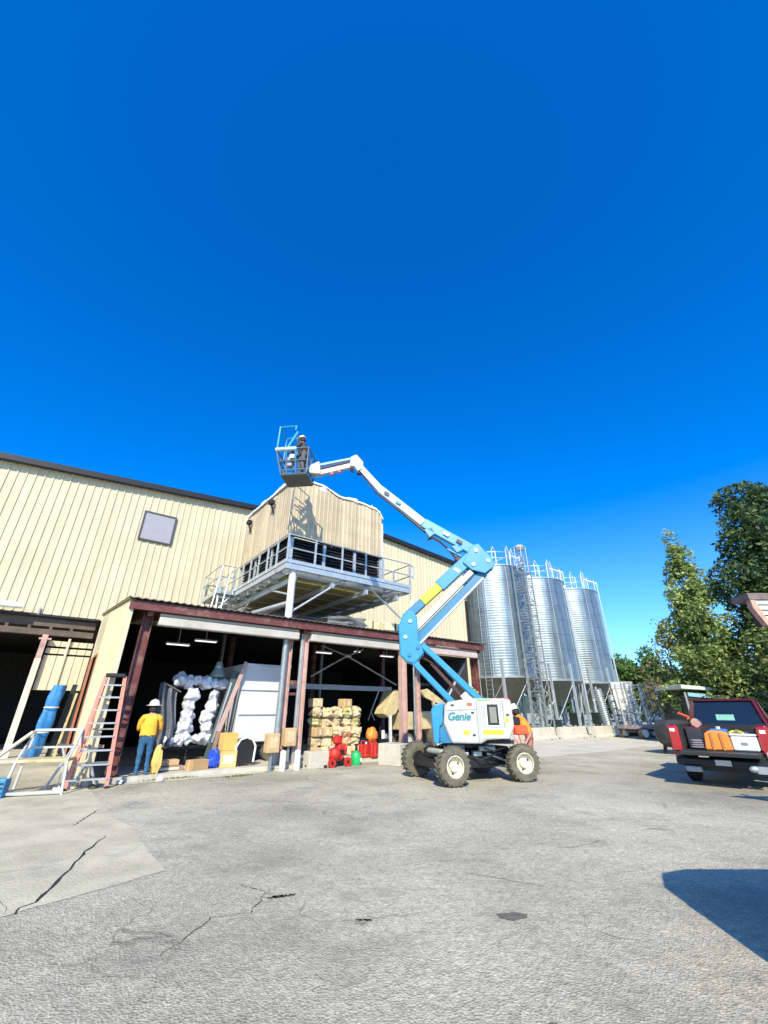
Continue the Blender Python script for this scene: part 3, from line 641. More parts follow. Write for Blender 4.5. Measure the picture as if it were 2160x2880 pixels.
tyre_prof = [(.20,-.13),(.24,-.15),(.34,-.155),(.385,-.14),(.405,-.10),(.41,-.02),(.41,.02),(.405,.10),(.385,.14),(.34,.155),(.24,.15),(.20,.13)]
def make_wheel(nm, loc, rot, sgn, parent, k=1.0):
    e = bpy.data.objects.new(nm, None)
    T = Matrix.Translation(loc) @ rot @ Matrix.Rotation(R(90*sgn),4,'X') @ Matrix.Scale(k,4)
    mb = MB(T); mb.lathe(tyre_prof, 36)
    for i in range(22):     # chevron lugs
        a = 2*math.pi*i/22
        for sd_ in (-1,1): mb.box(-.024,.024,-.02,.003,-.07,.07,Matrix.Rotation(a+(.07 if sd_>0 else -.07),4,'Z') @ Matrix.Translation((.408,0,sd_*.075)) @ Matrix.Rotation(sd_*.5,4,'X'))
    wl = mb.build('wheel', rubber, parent, True)
    mb = MB(T); mb.lathe([(.225,-.10),(.235,.145),(.215,.15),(.20,.10),(.17,.02),(.10,.0)], 30)
    mb.lathe([(.11,-.03),(.11,.06),(.095,.10),(.0,.105)], 20)
    for i in range(6):
        a = 2*math.pi*i/6; mb.lathe([(.018,.0),(.018,.03),(.0,.03)],6,Matrix.Translation((.145*math.cos(a),.145*math.sin(a),0)))
    mb.build('rim', rimc, wl, True)
    mb = MB(T)
    for i in range(3):
        a = 2*math.pi*i/3+.4; mb.lathe([(.03,.017),(.0,.018)],8,Matrix.Translation((.155*math.cos(a),.155*math.sin(a),.006)))
    mb.build('rim_hole', black, wl)
    return wl
for x in (-1.02,1.02):
    for y in (-.93,.93):
        c = Rc @ Vector((x,y,.41)); steer = Matrix.Rotation(CH+(R(-10) if x > 0 and y < 0 else 0),4,'Z')
        make_wheel('wheel', c, steer, 1 if y < 0 else -1, BL)
# turntable
mb = MB(); mb.tube((0,0,.74),(0,0,.86),.5,28); mb.box(-.85,1.15,-.62,.62,.84,.92); mb.build('turntable', black, BL)
cov = [(-.60,1.30),(-.56,1.70),(-.46,1.80),(.10,1.885),(.95,1.88),(1.12,1.84),(1.14,1.25),(1.05,1.05),(.80,.96),(.45,.94),(.30,.86),(-.42,.86)]
for sg, nm in ((-1,'near'),(1,'far')):
    y0, y1 = (-1.02,-.42) if sg < 0 else (.42,1.02)
    o = MB().prism(cov, y0, y1).build('engine_cover', lgrey, BL); bevel(o,.05,3); o['label'] = 'pale grey cover with teal lettering' if sg < 0 else 'pale grey cover on the far side'
for y0_, y1_ in ((-1.0,-.3),(.3,1.0)): bevel(MB().prism([(-.86,.86),(-.90,1.62),(-.80,1.74),(-.56,1.80),(-.62,1.30),(-.70,1.22),(-.72,.86)], y0_, y1_).build('end_panel', lblue, BL),.03)
mb = MB(); mb.prism([(-.70,.87),(-.70,1.20),(-.60,1.28),(-.40,.87)], -.96, -.45); mb.build('lower_skirt', lblued, BL)
mb = MB(); mb.bbox(.80,1.20,-.40,.40,.86,1.50,.06); mb.build('counterweight', lgrey, BL)
mb = MB(); mb.bbox(.50,.78,-1.035,-1.024,1.27,1.74,.006); rc = mb.build('vent_opening', black, BL)
MB().bbox(.56,.73,-1.048,-1.037,1.32,1.68,.005).build('control_box', M('grey_green_box', (.20,.20,.16), .5), rc)
mb = MB(); mb.box(.47,.50,-1.04,-1.022,1.24,1.77); mb.box(.78,.81,-1.04,-1.022,1.24,1.77); mb.box(.50,.78,-1.04,-1.022,1.24,1.268); mb.box(.50,.78,-1.04,-1.022,1.742,1.77); mb.build('vent_frame', paleb, BL)
MB().box(.36,.86,-1.03,-1.022,1.06,1.165).build('warning_strip', yellow, BL)
MB().box(.32,1.0,-1.027,-1.021,.985,1.20).build('label_plate', M('pale_yellow_plate', (.62,.64,.42), .5), BL)
MB().box(.28,.62,-1.028,-1.0,1.835,1.862).build('green_stripe', M('green_strip', (.2,.42,.12), .5), BL)
def text_part(txt, size, loc, m, parent, nm='lettering', shear=.25, rot=(R(90),0,0), ext=.004, off=0.0):
    cu = bpy.data.curves.new(nm, 'FONT'); cu.body = txt; cu.size = size; cu.shear = shear; cu.extrude = ext; cu.offset = off; cu.space_character = .95
    o = bpy.data.objects.new(nm, cu); C.objects.link(o); dg = bpy.context.evaluated_depsgraph_get()
    me = bpy.data.meshes.new_from_object(o.evaluated_get(dg)); bpy.data.objects.remove(o)
    me.materials.clear(); me.materials.append(m); o = bpy.data.objects.new(nm, me); C.objects.link(o); o.location = loc; o.rotation_euler = rot; o.parent = parent; return o
text_part('Genie', .25, (-.50,-1.026,1.38), tealtxt, BL, off=.006)
mb = MB()
for a_, b_ in (((.25,.90),(.25,1.87)),((.25,1.62),(-.50,1.60)),((.90,.98),(.90,1.86))): mb.beam((a_[0],-1.022,a_[1]),(b_[0],-1.022,b_[1]),.008,.008)
mb.build('panel_seam', M('seam_grey', (.14,.15,.15), .6), BL)
for x_, z_ in ((.14,1.55),(.14,1.05),(-.35,1.72),(1.0,1.5)): MB().bbox(x_-.035,x_+.035,-1.035,-1.021,z_-.02,z_+.02,.005).build('latch', black, BL)
for x_, z_, w_, h_, m_ in ((-.05,1.10,.07,.05,yellow),(-.28,1.02,.05,.05,paleb),(.08,1.74,.06,.035,redfade),(1.0,1.68,.05,.07,paleb),(.97,1.38,.05,.05,yellow)): MB().box(x_-w_,x_+w_,-1.026,-1.021,z_-h_,z_+h_).build('decal', m_, BL)
mb = MB()
for k in range(5): y_ = -.35+k*.12; mb.path([(-.95+.1*k,y_,.62),(-.7+.1*k,y_-.1,.80),(-.3,y_*.5,.82)],.016,5)
mb.path([(-1.0,-.62,.55),(-.7,-.72,.45),(-.2,-.6,.62),(.3,-.66,.50),(.8,-.6,.66)],.02,5); mb.path([(.2,-.62,.78),(.6,-.85,.70),(.95,-.6,.78)],.022,5)
mb.build('hydraulic_hose', black, BL, True)
MB().bbox(-.55,-.1,-.72,-.5,.66,.84,.02).build('valve_block', M('dull_steel', (.16,.17,.18), .5, .5), BL); MB().tube((.25,-.7,.74),(.65,-.62,.74),.06,12).build('drive_motor', galvd, BL, True)
# booms: all in the lift's own x-z plane
def bm(p0, p1, wd, ht, m, nm, y=0.0, bv=.02):
    o = MB().beam((p0[0],y,p0[1]),(p1[0],y,p1[1]),wd,ht).build(nm, m, BL); bevel(o,bv); return o
for y in (-.17,.17): bm((-.20,1.70),(-1.45,2.98),.10,.155,lblue,'lower_riser_arm',y); bm((.62,1.70),(-1.08,3.34),.10,.16,lblue,'upper_riser_arm',y)
bm((.15,1.75),(-.85,2.85),.10,.10,hose,'lift_cylinder')
mb = MB(); mb.path([(.5,.05,1.95),(-.3,.05,2.65),(-1.0,.08,3.1),(-1.25,.05,3.45)],.03,6); mb.path([(.4,-.05,1.9),(-.4,-.05,2.6),(-1.1,-.06,3.0)],.025,6); mb.build('hose', hose, BL, True)
bm((.35,1.6),(.0,2.02),.3,.22,lwhite,'mount_bracket')
o = MB().prism([(-1.72,3.05),(-1.55,2.86),(-1.30,2.80),(-1.02,3.10),(-1.16,3.45),(-1.20,4.15),(-1.38,4.36),(-1.60,4.25),(-1.76,3.85)], -.24, .24).build('mid_knuckle', lblue, BL); bevel(o,.04,3)
for sx, sz in ((-1.45,3.05),(-1.2,3.25),(-1.55,3.55),(-1.4,4.0)):
    MB().tube((sx,-.275,sz),(sx,-.235,sz),.055,14).build('pivot_pin', chrome if sz > 3.5 else lblued, BL, True)
bm((-1.50,4.18),(-1.02,4.60),.22,.26,lblued,'riser_link',0)
bm((-1.02,4.61),(-.46,5.10),.24,.27,yelgrn,'yellow_boom_sleeve'); bm((-.47,5.09),(.78,6.18),.28,.36,lblue,'upper_riser_tube')
bm((-1.26,3.80),(.55,5.50),.20,.17,lwhite,'riser_strut',-.09); bm((-1.22,3.50),(.95,5.52),.20,.26,lblued,'riser_strut',.04); bm((-1.16,3.36),(.90,5.32),.14,.06,lwhite,'riser_strut',-.02,.01)
o = MB().prism([(.30,5.80),(.55,5.55),(.95,5.42),(1.28,5.66),(1.22,5.95),(1.02,6.15),(.84,6.42),(.60,6.34)], -.20, -.12).prism([(.30,5.80),(.55,5.55),(.95,5.42),(1.28,5.66),(1.22,5.95),(1.02,6.15),(.84,6.42),(.60,6.34)], .12, .20).build('elbow_plate', lblue, BL); bevel(o,.02)
MB().box(.55,.95,-.11,.11,5.62,5.9).build('elbow_pin_block', hose, BL)
for sx, sz in ((.74,6.18),(1.08,5.82),(.62,5.72)): MB().tube((sx,-.235,sz),(sx,-.195,sz),.06,14).build('pivot_pin', chrome, BL, True)
bm((.88,6.10),(-.88,7.28),.20,.33,lblue,'main_boom_base'); 
mb = MB(); mb.prism([(-.88,7.02),(-.70,6.72),(-.50,6.86),(-.60,7.10)], -.10, .10); mb.prism([(-.02,6.40),(.15,6.15),(.35,6.25),(.25,6.45)],-.10,.10); bevel(mb.build('boom_lug', lblue, BL),.02)
mb = MB(); mb.path([(-.78,0,6.68),(-.58,0,6.74),(-.38,0,6.60),(-.10,0,6.32),(.12,0,5.98)],.035,6); mb.build('boom_hose', hose, BL, True)
bm((.10,6.02),(.58,5.62),.16,.15,hose,'lift_cylinder'); bm((-.15,6.33),(.30,6.05),.10,.07,lblue,'cylinder_rod')
bm((-.88,7.28),(-2.35,8.66),.18,.27,M('pale_blue_boom', (.36,.52,.60), .4, var=.06, dirt=(.3,.4,.44), dirt_amt=.5, dscale=4),'telescoping_boom'); bm((-2.30,8.61),(-3.12,9.66),.16,.22,lwhite,'boom_tip')
bm((-.80,6.95),(-1.70,7.85),.10,.10,black,'cable_track')
mb = MB(); mb.path([(-1.7,0,7.78),(-2.5,0,8.55),(-3.02,0,9.34),(-3.10,0,9.28)],.025,6); mb.build('boom_cable', hose, BL, True)
o = MB().prism([(-3.42,10.04),(-3.22,10.12),(-2.96,9.78),(-2.98,9.50),(-3.16,9.42),(-3.28,9.62),(-3.46,9.66)], -.13, .13).build('jib_knuckle', lwhite, BL); bevel(o,.02)
MB().tube((-3.36,-.16,9.52),(-3.36,-.12,9.36),.06,10).blob((-3.12,0,9.36),(.09,.09,.07)).build('knuckle_cover', black, BL, True)
bm((-3.36,10.02),(-4.72,9.80),.10,.09,M('lift_pale_blue', (.30,.62,.74), .4),'jib_upper_bar'); bm((-3.38,9.72),(-4.62,9.46),.14,.20,lgrey,'jib_lower_bar'); bm((-3.5,9.88),(-4.6,9.66),.06,.05,hose,'jib_hose',0,.005)
mb = MB(); mb.bbox(-4.18,-4.06,-.06,.06,9.36,9.47,.01); mb.bbox(-3.9,-3.8,-.05,.05,9.44,9.54,.01); mb.build('jib_bracket', redfade, BL)
o = MB().prism([(-4.60,9.92),(-4.52,9.36),(-4.92,9.42),(-5.06,9.60),(-4.92,9.78)], -.15, .15).build('platform_rotator', lgrey, BL); bevel(o,.03)
for k, (x_, z_) in enumerate(((-.15,6.80),(.25,6.52),(-1.7,8.05),(-2.1,8.42),(.1,5.57))): MB(Matrix.Translation((x_,0,z_)) @ Matrix.Rotation(R(35),4,'Y')).box(-.10,.10,-.158,-.150,-.05,.05).build('decal', (paleb,black,lblued,black,paleb)[k], BL)
# basket
BX0, BX1, BY, BZ = -6.18, -4.95, .45, 9.26
mb = MB(); mb.box(BX0+.28,BX1,-BY,BY,BZ-.06,BZ); mb.build('basket_floor', M('basket_floor_grey', (.10,.11,.11), .7), BL)
mb = MB()
def brail(z, ins, r=.025):
    q = [(BX0+ins,-BY,z),(BX1,-BY,z),(BX1,BY,z),(BX0+ins,BY,z),(BX0+ins,-BY,z)]
    for a, b in zip(q, q[1:]): mb.tube(a,b,r,6)
brail(BZ+1.08,0,.03); brail(BZ+.55,.15); brail(BZ+.15,.25); brail(BZ-.02,.28)
for y in (-BY,0,BY): mb.tube((BX0+.28,y,BZ),(BX0,y,BZ+1.08),.025,6); mb.tube((BX1,y,BZ),(BX1,y,BZ+1.08),.025,6)
for x in (-5.8,-5.45): mb.tube((x+.1,-BY,BZ),(x,-BY,BZ+1.08),.022,6); mb.tube((x+.1,BY,BZ),(x,BY,BZ+1.08),.022,6)
mb.build('basket_rails', M('basket_dark_rail', (.09,.14,.17), .5), BL)
mb = MB(); mb.bbox(BX0-.04,-5.40,-BY-.05,-BY+.10,BZ+1.0,BZ+1.14,.03); mb.build('rail_pad', M('pale_cyan_pad', (.38,.55,.58), .4), BL)
mb = MB()
for y in (-BY,.3): mb.tube((BX0+.03,y,BZ+1.08),(BX0+.05,y,BZ+2.08),.035,8); mb.tube((-5.52,y,BZ+1.9),(-5.5,y,BZ+2.08),.03,8); mb.tube((BX0+.05,y,BZ+2.08),(-5.5,y,BZ+2.08),.025,6); mb.tube((-5.75,y,BZ+1.1),(-5.42,y,BZ+1.80),.05,8)
mb.tube((BX0+.05,-BY,BZ+2.08),(BX0+.05,.3,BZ+2.08),.025,6)
mb.build('overhead_guard', M('guard_blue', (.04,.30,.42), .4), BL, True)
mb = MB(); mb.bbox(-5.75,-5.55,-.40,-.2,BZ+.35,BZ+.75,.03); mb.build('control_panel', M('grey_control', (.3,.31,.33), .5), BL)
MB().bbox(-5.62,-5.44,-.52,-.47,BZ+.62,BZ+.78,.01).build('notice_plate', paleb, BL)
vs_ = thing('safety_vest', 'yellow green safety vest draped on top of the lift cover', 'vest', (2.2+.42,12.65+.65,1.885), R(20))
MB().blob((0,0,.10),(.20,.16,.17),16,10,.5,4).build('cloth', M('hi_vis_yellow', (.62,.70,.03), .8), vs_, True); MB().blob((-.05,-.08,.2),(.09,.08,.06),10,6,.3,2).build('stripe', M('hi_vis_orange', (.8,.5,.08), .7), vs_, True)

# ================================================================ PEOPLE
def person(label, loc, rz, J, mats_fn, mats, hat=True, scale=1.0, group=None, seedj=0):
    """J: dict of joints -> (co, radius); edges listed under 'E'"""
    t = thing('person', label, 'person', loc, rz, group)
    names = [k for k in J if k != 'E']; idx = {k: i for i, k in enumerate(names)}
    me = bpy.data.meshes.new('body'); me.from_pydata([tuple(Vector(J[k][0])*scale) for k in names], [(idx[a], idx[b]) for a, b in J['E']], [])
    o = bpy.data.objects.new('body', me); C.objects.link(o)
    sk = o.modifiers.new('skin', 'SKIN'); sk.use_smooth_shade = True
    for k in names:
        r = J[k][1]; r = (r, r) if isinstance(r, (int, float)) else r
        v = me.skin_vertices[0].data[idx[k]]; v.radius = (r[0]*scale, r[1]*scale); v.use_root = (k == 'pelvis')
    ss = o.modifiers.new('sub', 'SUBSURF'); ss.levels = 2; ss.render_levels = 2
    dg = bpy.context.evaluated_depsgraph_get(); m2 = bpy.data.meshes.new_from_object(o.evaluated_get(dg)); bpy.data.objects.remove(o)
    for v in m2.vertices:
        q = v.co/scale
        if .15 < q.z < 1.48 and abs(q.x) < .34: v.co += v.normal*.020*noise.noise(Vector((q.x*9, q.y*9, q.z*14+seedj)))
    m2.name = 'body'; m2.materials.clear()
    for q in mats: m2.materials.append(q)
    for f in m2.polygons: f.material_index = mats_fn(f.center/scale); f.use_smooth = True
    ob = bpy.data.objects.new('body', m2); C.objects.link(ob); ob.parent = t
    return t
def hand(J, nm, wrist, d, side, up=(0,0,1)):
    d = Vector(d).normalized(); u = Vector(up); s_ = d.cross(u).normalized()*side; wv = Vector(wrist)
    J[nm+'_palm'] = (tuple(wv+d*.07), (.036,.022)); J['E'].append((nm+'_wrist', nm+'_palm'))
    for i, L_ in enumerate((.075,.085,.08,.062)):
        k = (i-1.5)*.02; a = wv+d*.09+s_*k; J[f'{nm}_f{i}a'] = (tuple(a+d*.02), .009); J[f'{nm}_f{i}b'] = (tuple(a+d*(.02+L_*.5)-u*.012), .0085); J[f'{nm}_f{i}c'] = (tuple(a+d*(.02+L_*.85)-u*.035), .007)
        J['E'] += [(nm+'_palm', f'{nm}_f{i}a'), (f'{nm}_f{i}a', f'{nm}_f{i}b'), (f'{nm}_f{i}b', f'{nm}_f{i}c')]
    J[nm+'_ta'] = (tuple(wv+d*.05-s_*.04), .011); J[nm+'_tb'] = (tuple(wv+d*.09-s_*.055-u*.01), .009); J['E'] += [(nm+'_palm', nm+'_ta'), (nm+'_ta', nm+'_tb')]
def standing(lean=0.0, armL=None, armR=None, headf=0.03, split=.10):
    J = dict(pelvis=((0,0,.95),(.155,.11)), waist=((0,lean*.2,1.08),(.145,.10)), chest=((0,lean*.6,1.28),(.175,.12)), neckb=((0,lean*.9,1.46),(.09,.075)), neck=((0,lean,1.53),.055),
             head=((0,lean+headf,1.62),(.078,.088)), crown=((0,lean+headf,1.72),(.072,.082)), nose=((0,lean+headf+.095,1.63),.018),
             shL=((-.19,lean*.8,1.42),.075), shR=((.19,lean*.8,1.42),.075), hipL=((-.10,0,.88),.105), hipR=((.10,0,.88),.105),
             knL=((-split,.02,.48),.066), knR=((split+.01,.05,.48),.066), anL=((-split,-.02,.10),.046), anR=((split+.03,0,.10),.046),
             toeL=((-split-.02,.15,.045),(.045,.035)), toeR=((split+.06,.17,.045),(.045,.035)), earL=((-.085,lean+headf-.01,1.64),.014), earR=((.085,lean+headf-.01,1.64),.014))
    J['E'] = [('pelvis','waist'),('waist','chest'),('chest','neckb'),('neckb','neck'),('neck','head'),('head','crown'),('head','nose'),('head','earL'),('head','earR'),('neckb','shL'),('neckb','shR'),
              ('pelvis','hipL'),('pelvis','hipR'),('hipL','knL'),('hipR','knR'),('knL','anL'),('knR','anR'),('anL','toeL'),('anR','toeR')]
    for s_, nm, arm in ((-1,'L',armL),(1,'R',armR)):
        el, wr = arm; J['el'+nm] = (el,.052); J[nm+'_wrist'] = (wr,.032); J['E'] += [('sh'+nm,'el'+nm),('el'+nm,nm+'_wrist')]
        hand(J, nm, wr, Vector(wr)-Vector(el), s_)
    return J
def hardhat(t, c, m=hatw, brim=.155, tilt=0.0):
    T = Matrix.Translation(c) @ Matrix.Rotation(tilt,4,'X')
    MB(T).lathe([(brim,-.012),(brim+.006,.0),(.128,.012),(.125,.05),(.105,.10),(.06,.135),(.0,.145)],22).build('hard_hat', m, t, True)
    MB(T).box(-.012,.012,-.10,.10,.135,.152).build('hat_ridge', m, t)
def hair(t, c): MB().blob((c[0],c[1]-.018,c[2]-.03),(.108,.112,.115),14,8).build('hair', hairm, t, True)
# worker in orange, seen from behind at the canopy's left column
J = standing(.02, armL=((-.26,.12,1.16),(-.16,.33,1.10)), armR=((.27,.10,1.17),(.24,.30,1.02)))
J['chest'] = ((-.02,.015,1.28),(.235,.16)); J['waist'] = ((0,0,1.08),(.21,.14)); J['shL'] = ((-.21,.02,1.43),.09); J['shR'] = ((.21,.02,1.43),.09)
J['elL'] = (J['elL'][0],.07); J['elR'] = (J['elR'][0],.062)
def mf(c):
    if c.z < .09: return 3
    if c.z < 1.0 and abs(c.x) < .23 and c.y < .2: return 1
    if c.z > 1.50: return 2
    if c.y > .20 or (c.x > .2 and c.z < 1.13): return 2
    return 0
pw = person('person in orange shirt, blue jeans and white hard hat seen from behind', (-6.2,12.35,.0), R(28), J, mf, [orangesh, jeans, skin, bootm], scale=1.0)
hardhat(pw, (0,.04,1.73), brim=.19); hair(pw, (0,.035,1.67))
MB().box(-.19,.19,-.125,-.10,.985,1.02).build('belt', bootm, pw)
# workers in the basket
Tb = Matrix.Translation((2.2,12.65,0)) @ Matrix.Rotation(R(-6),4,'Z')
def mf2(c):
    if c.z < .10: return 3
    if c.z > 1.52: return 2
    if c.z < 1.0 and abs(c.x) < .25: return 1
    return 0
J = standing(.10, armL=((-.26,.16,1.18),(-.20,.40,1.12)), armR=((.27,.14,1.18),(.20,.40,1.14)))
b1 = person('person in dark clothes and a white hard hat standing tallest in the lift basket', Tb @ Vector((-5.36,.12,BZ+.12)), R(70), J, mf2, [dcloth, gcloth, skin, bootm]); hardhat(b1, (0,.13,1.72)); hair(b1, (0,.12,1.68))
J = standing(.18, armL=((-.26,.38,1.16),(-.16,.52,1.02)), armR=((.26,.36,1.12),(.18,.50,1.0)), headf=.08)
for k in ('chest','neckb','neck','head','crown','nose','shL','shR','earL','earR','waist'): J[k] = ((J[k][0][0], J[k][0][1], J[k][0][2]-.05), J[k][1])
b2 = person('person bending forward in the lift basket, grey clothes and a white hard hat', Tb @ Vector((-5.10,-.28,BZ+.0)), R(60), J, mf2, [dcloth, gcloth, skin, bootm], scale=.97); hardhat(b2, (0,.25,1.66), tilt=-.2); hair(b2, (0,.22,1.61))

# ================================================================ UNDER THE CANOPY
wt = bthing('box_trailer', 'white box trailer side with two horizontal rub rails parked under the canopy', 'trailer', 5.35, 14.7, SZ)
MB().bbox(0,1.75,0,2.6,.55,2.92,.03).build('body', whitepan, wt)
mb = MB()
for z in (1.36, 2.10): mb.box(0.02,1.73,-.05,-.003,z,z+.09)
mb.build('rub_rail', M('pale_grey_rail', (.62,.62,.64), .45), wt); MB().box(0,1.75,-.02,-.002,2.86,2.93).build('top_rail', alu, wt)  # rub rails have their own pale grey
MB().box(.05,1.7,.1,2.5,.42,.55).build('chassis', black, wt)
for x in (.45,1.3):
    wl = MB().tube((x,.05,.30),(x,.25,.30),.30,20).build('wheel', rubber, wt, True); MB().tube((x,.03,.30),(x,.06,.30),.15,16).build('rim', chrome, wl, True)
r_ = bthing('storage_rack', 'dark pipe rack carrying white plastic wrapped bundles under the canopy', 'rack', 3.1, 14.95, SZ)
mb = MB()
for x in (.15,1.0,2.0):
    for y in (.25,.75): mb.beam((x,y,0),(x,y,2.2),.05,.05)
for z in (.45,2.15):
    for y in (.25,.75): mb.beam((.15,y,z),(2.0,y,z),.05,.05)
mb.build('frame', M('rack_dark', (.04,.04,.045), .6), r_); mb = MB().box(.1,2.05,.2,.8,.48,.51).box(.1,2.05,.2,.8,2.18,2.21); mb.build('shelf', M('rack_shelf', (.10,.09,.08), .7), r_)
def bundle(a, p, z, rx, ry, rz, lb, seed):
    t = bthing('wrapped_bundle', lb, 'bundle', a, p, z-rz*.85, 'white plastic wrapped bundles on the rack', random.uniform(-.5,.5))
    MB().blob((0,0,rz*.85),(rx,ry,rz*1.08),22,14,.5,seed,1.7).build('film', M('bundle_film', (.58,.59,.63), .25, var=.3, scale=7, bump=1.0, bscale=9, spec=.8), t, True); return t
bl = []
for i in range(7): bl.append((3.45+i*.27+.03*(i%2), 14.98+random.uniform(-.06,.06), .78+random.uniform(-.03,.05), random.uniform(.15,.22), .2, random.uniform(.12,.19)))
for i in range(4): bl.append((3.90+random.uniform(-.06,.06), 15.05, 1.10+i*.31, random.uniform(.16,.25), .2, random.uniform(.17,.23)))
for i in range(4): bl.append((4.58+random.uniform(-.06,.06), 15.05, 1.10+i*.31, random.uniform(.15,.24), .2, random.uniform(.17,.23)))
for i in range(6): bl.append((3.52+i*.26, 15.1, 2.40+random.uniform(-.03,.10), random.uniform(.16,.24), .22, random.uniform(.13,.20)))
rowname = ['bottom row', 'left column', 'right column', 'top row']
for i, b in enumerate(bl):
    r0, k0 = (0,i) if i < 7 else (1,i-7) if i < 11 else (2,i-11) if i < 15 else (3,i-15)
    o_ = ['first','second','third','fourth','fifth','sixth','seventh'][k0]
    lb = f'white plastic wrapped bundle, {o_} from the left in the {rowname[r0]} of the rack' if r0 in (0,3) else f'white plastic wrapped bundle, {o_} from below in the {rowname[r0]} of the rack'
    bundle(*b, lb, i*1.7+1)
t = bthing('dust_hopper', 'grey green funnel shaped hopper on top of the white wrapped bundles', 'hopper', 4.72, 15.3, 2.6)
MB().lathe([(.24,0),(.26,.08),(.12,.30),(.12,.42),(.08,.5),(.0,.51)],20).build('cone', M('grey_green_hopper', (.26,.31,.28), .5), t, True); MB().lathe([(.13,.30),(.15,.31),(.15,.34),(.13,.35)],20).build('collar', galv, t, True)
t = bthing('grey_tarpaulin', 'dark grey tarpaulin hanging at the left end of the bundle rack', 'tarpaulin', 3.28, 14.75, SZ+.5)
def tf(u, v): return (-.30+.55*u+.06*math.sin(v*5), .0+.09*math.sin(u*14+v*2)+.25*v*u, 1.75*v-.25*u*v)
o = MB().grid(tf, 26, 14).build('sheet', greyp, t, True); sm = o.modifiers.new('thick','SOLIDIFY'); sm.thickness = .015
MB().tube((-.3,.02,1.75),(.3,.25,1.5),.02).build('hanging_pole', galvd, t)
t = bthing('leaning_board', 'narrow pinkish board leaning diagonally against the white box trailer', 'board', 4.75, 14.45, SZ)
bevel(MB().beam((0,0,0.9),(.62,.1,2.95),.13,.04,(0,1,0)).build('board', pinkst, t),.005); MB().beam((-.1,.02,0),(0,0,.9),.10,.04,(0,1,0)).build('foot', woodb, t)
t = bthing('scrap_sheet', 'dark green grey sheet leaning behind the pinkish board', 'sheet', 4.7, 14.62, SZ)
bevel(MB().beam((-.15,0,.0),(.42,.06,2.65),.22,.03,(0,1,0)).build('sheet', M('dark_green_grey', (.06,.09,.085), .6), t),.005); MB().beam((-.05,-.02,.6),(.30,.03,2.3),.05,.02,(0,1,0)).build('batten', alu, t)
def carton(lb, a, p, z, sx, sy, sz, m, rot=0, grp=None, tape=True, nm='carton', cat='box'):
    t = bthing(nm, lb, cat, a, p, z, grp, rot); o = MB().box(-sx/2,sx/2,-sy/2,sy/2,0,sz).build('box', m, t); bevel(o,.012)
    if tape: MB().box(-sx/2-.002,sx/2+.002,-.03,.03,.0,sz+.003).build('tape', M('box_tape', (.55,.43,.26), .4), t)
    else: MB().box(-sx/2-.004,-sx/2,-sy*.4,sy*.4,sz*.2,sz*.8).box(-sx*.35,sx*.35,-sy/2-.004,-sy/2,sz*.25,sz*.75).build('label', M('box_label', (.66,.58,.42), .6), t)
    return t
carton('yellow orange cardboard box, upper of the two beside the black bin', 4.92, 13.95, SZ+.42, .42,.36,.46, yelcard, .1, 'yellow cardboard boxes')
carton('pale yellow cardboard box, lower of the two beside the black bin', 4.95, 13.95, SZ, .46,.4,.415, M('pale_carton', (.62,.42,.16), .75), -.05, 'yellow cardboard boxes', False)
carton('tan open cardboard box on the slab in front of the white bundles', 4.10, 13.85, SZ, .50,.36,.24, M('dark_carton', (.42,.27,.12), .8), .3)
carton('flat brown package lying left of the blue bag', 3.35, 14.2, SZ+.12, .60,.4,.13, card, .1); carton('grey low pallet under the flat brown package', 3.35, 14.2, SZ, .8,.6,.115, woodb, .1, None, False, 'pallet', 'pallet')
t = bthing('blue_bag', 'bright blue plastic bag on the slab between the tan box and the yellow boxes', 'bag', 4.55, 13.9, SZ)
MB().blob((0,0,.21),(.17,.16,.24),16,10,.7,3).build('sack', blues, t, True); MB().blob((.06,0,.45),(.05,.05,.07),10,6,.3,1).build('knot', blues, t, True)
t = bthing('yellow_sack', 'orange yellow cloth sack beside the person in the orange shirt', 'sack', 2.98, 13.62, SZ)
MB().blob((0,0,.30),(.13,.13,.30),14,10,.5,8).build('sack', M('yellow_cloth', (.62,.42,.12), .85), t, True); MB().blob((.02,0,.62),(.07,.07,.05),10,6,.3,1).build('collar', tanbag, t, True)
t = bthing('black_bin', 'black rounded wheeled bin with a white rim beside the yellow boxes', 'bin', 5.42, 14.05, SZ)
mb = MB(); mb.prism([(-.25,.08),(.25,.08),(.28,.50),(.18,.66),(0,.72),(-.18,.66),(-.28,.50)], -.25, .25); bevel(mb.build('tub', black, t),.03)
mb = MB(); mb.path([(-.27,-.27,.10),(-.30,-.27,.50),(-.19,-.27,.69),(0,-.27,.75),(.19,-.27,.69),(.30,-.27,.50),(.27,-.27,.10)],.03,8); mb.build('rim', paleb, t, True)
for x in (-.2,.2): MB().tube((x,-.2,.07),(x,-.12,.07),.07,14).build('wheel', rubber, t, True)
for i, (a, p, zz, lb) in enumerate(((5.95,13.15,0,'tan box mounted on a short grey post in front of the box trailer'),(6.66,13.5,SZ,'tan box mounted on a post between the cooling tower legs'))):
    t = bthing('post_box', lb, 'post box', a, p, zz, 'tan boxes on short posts')
    MB().beam((0,0,0),(0,0,.48),.07,.07).box(-.12,.12,-.1,.1,0,.015).build('post', galvd, t); bevel(MB().box(-.19,.19,-.14,.14,.48,.98).build('box', card, t),.02); MB().box(-.12,.12,-.146,-.141,.6,.9).build('door_panel', tanbag, t)
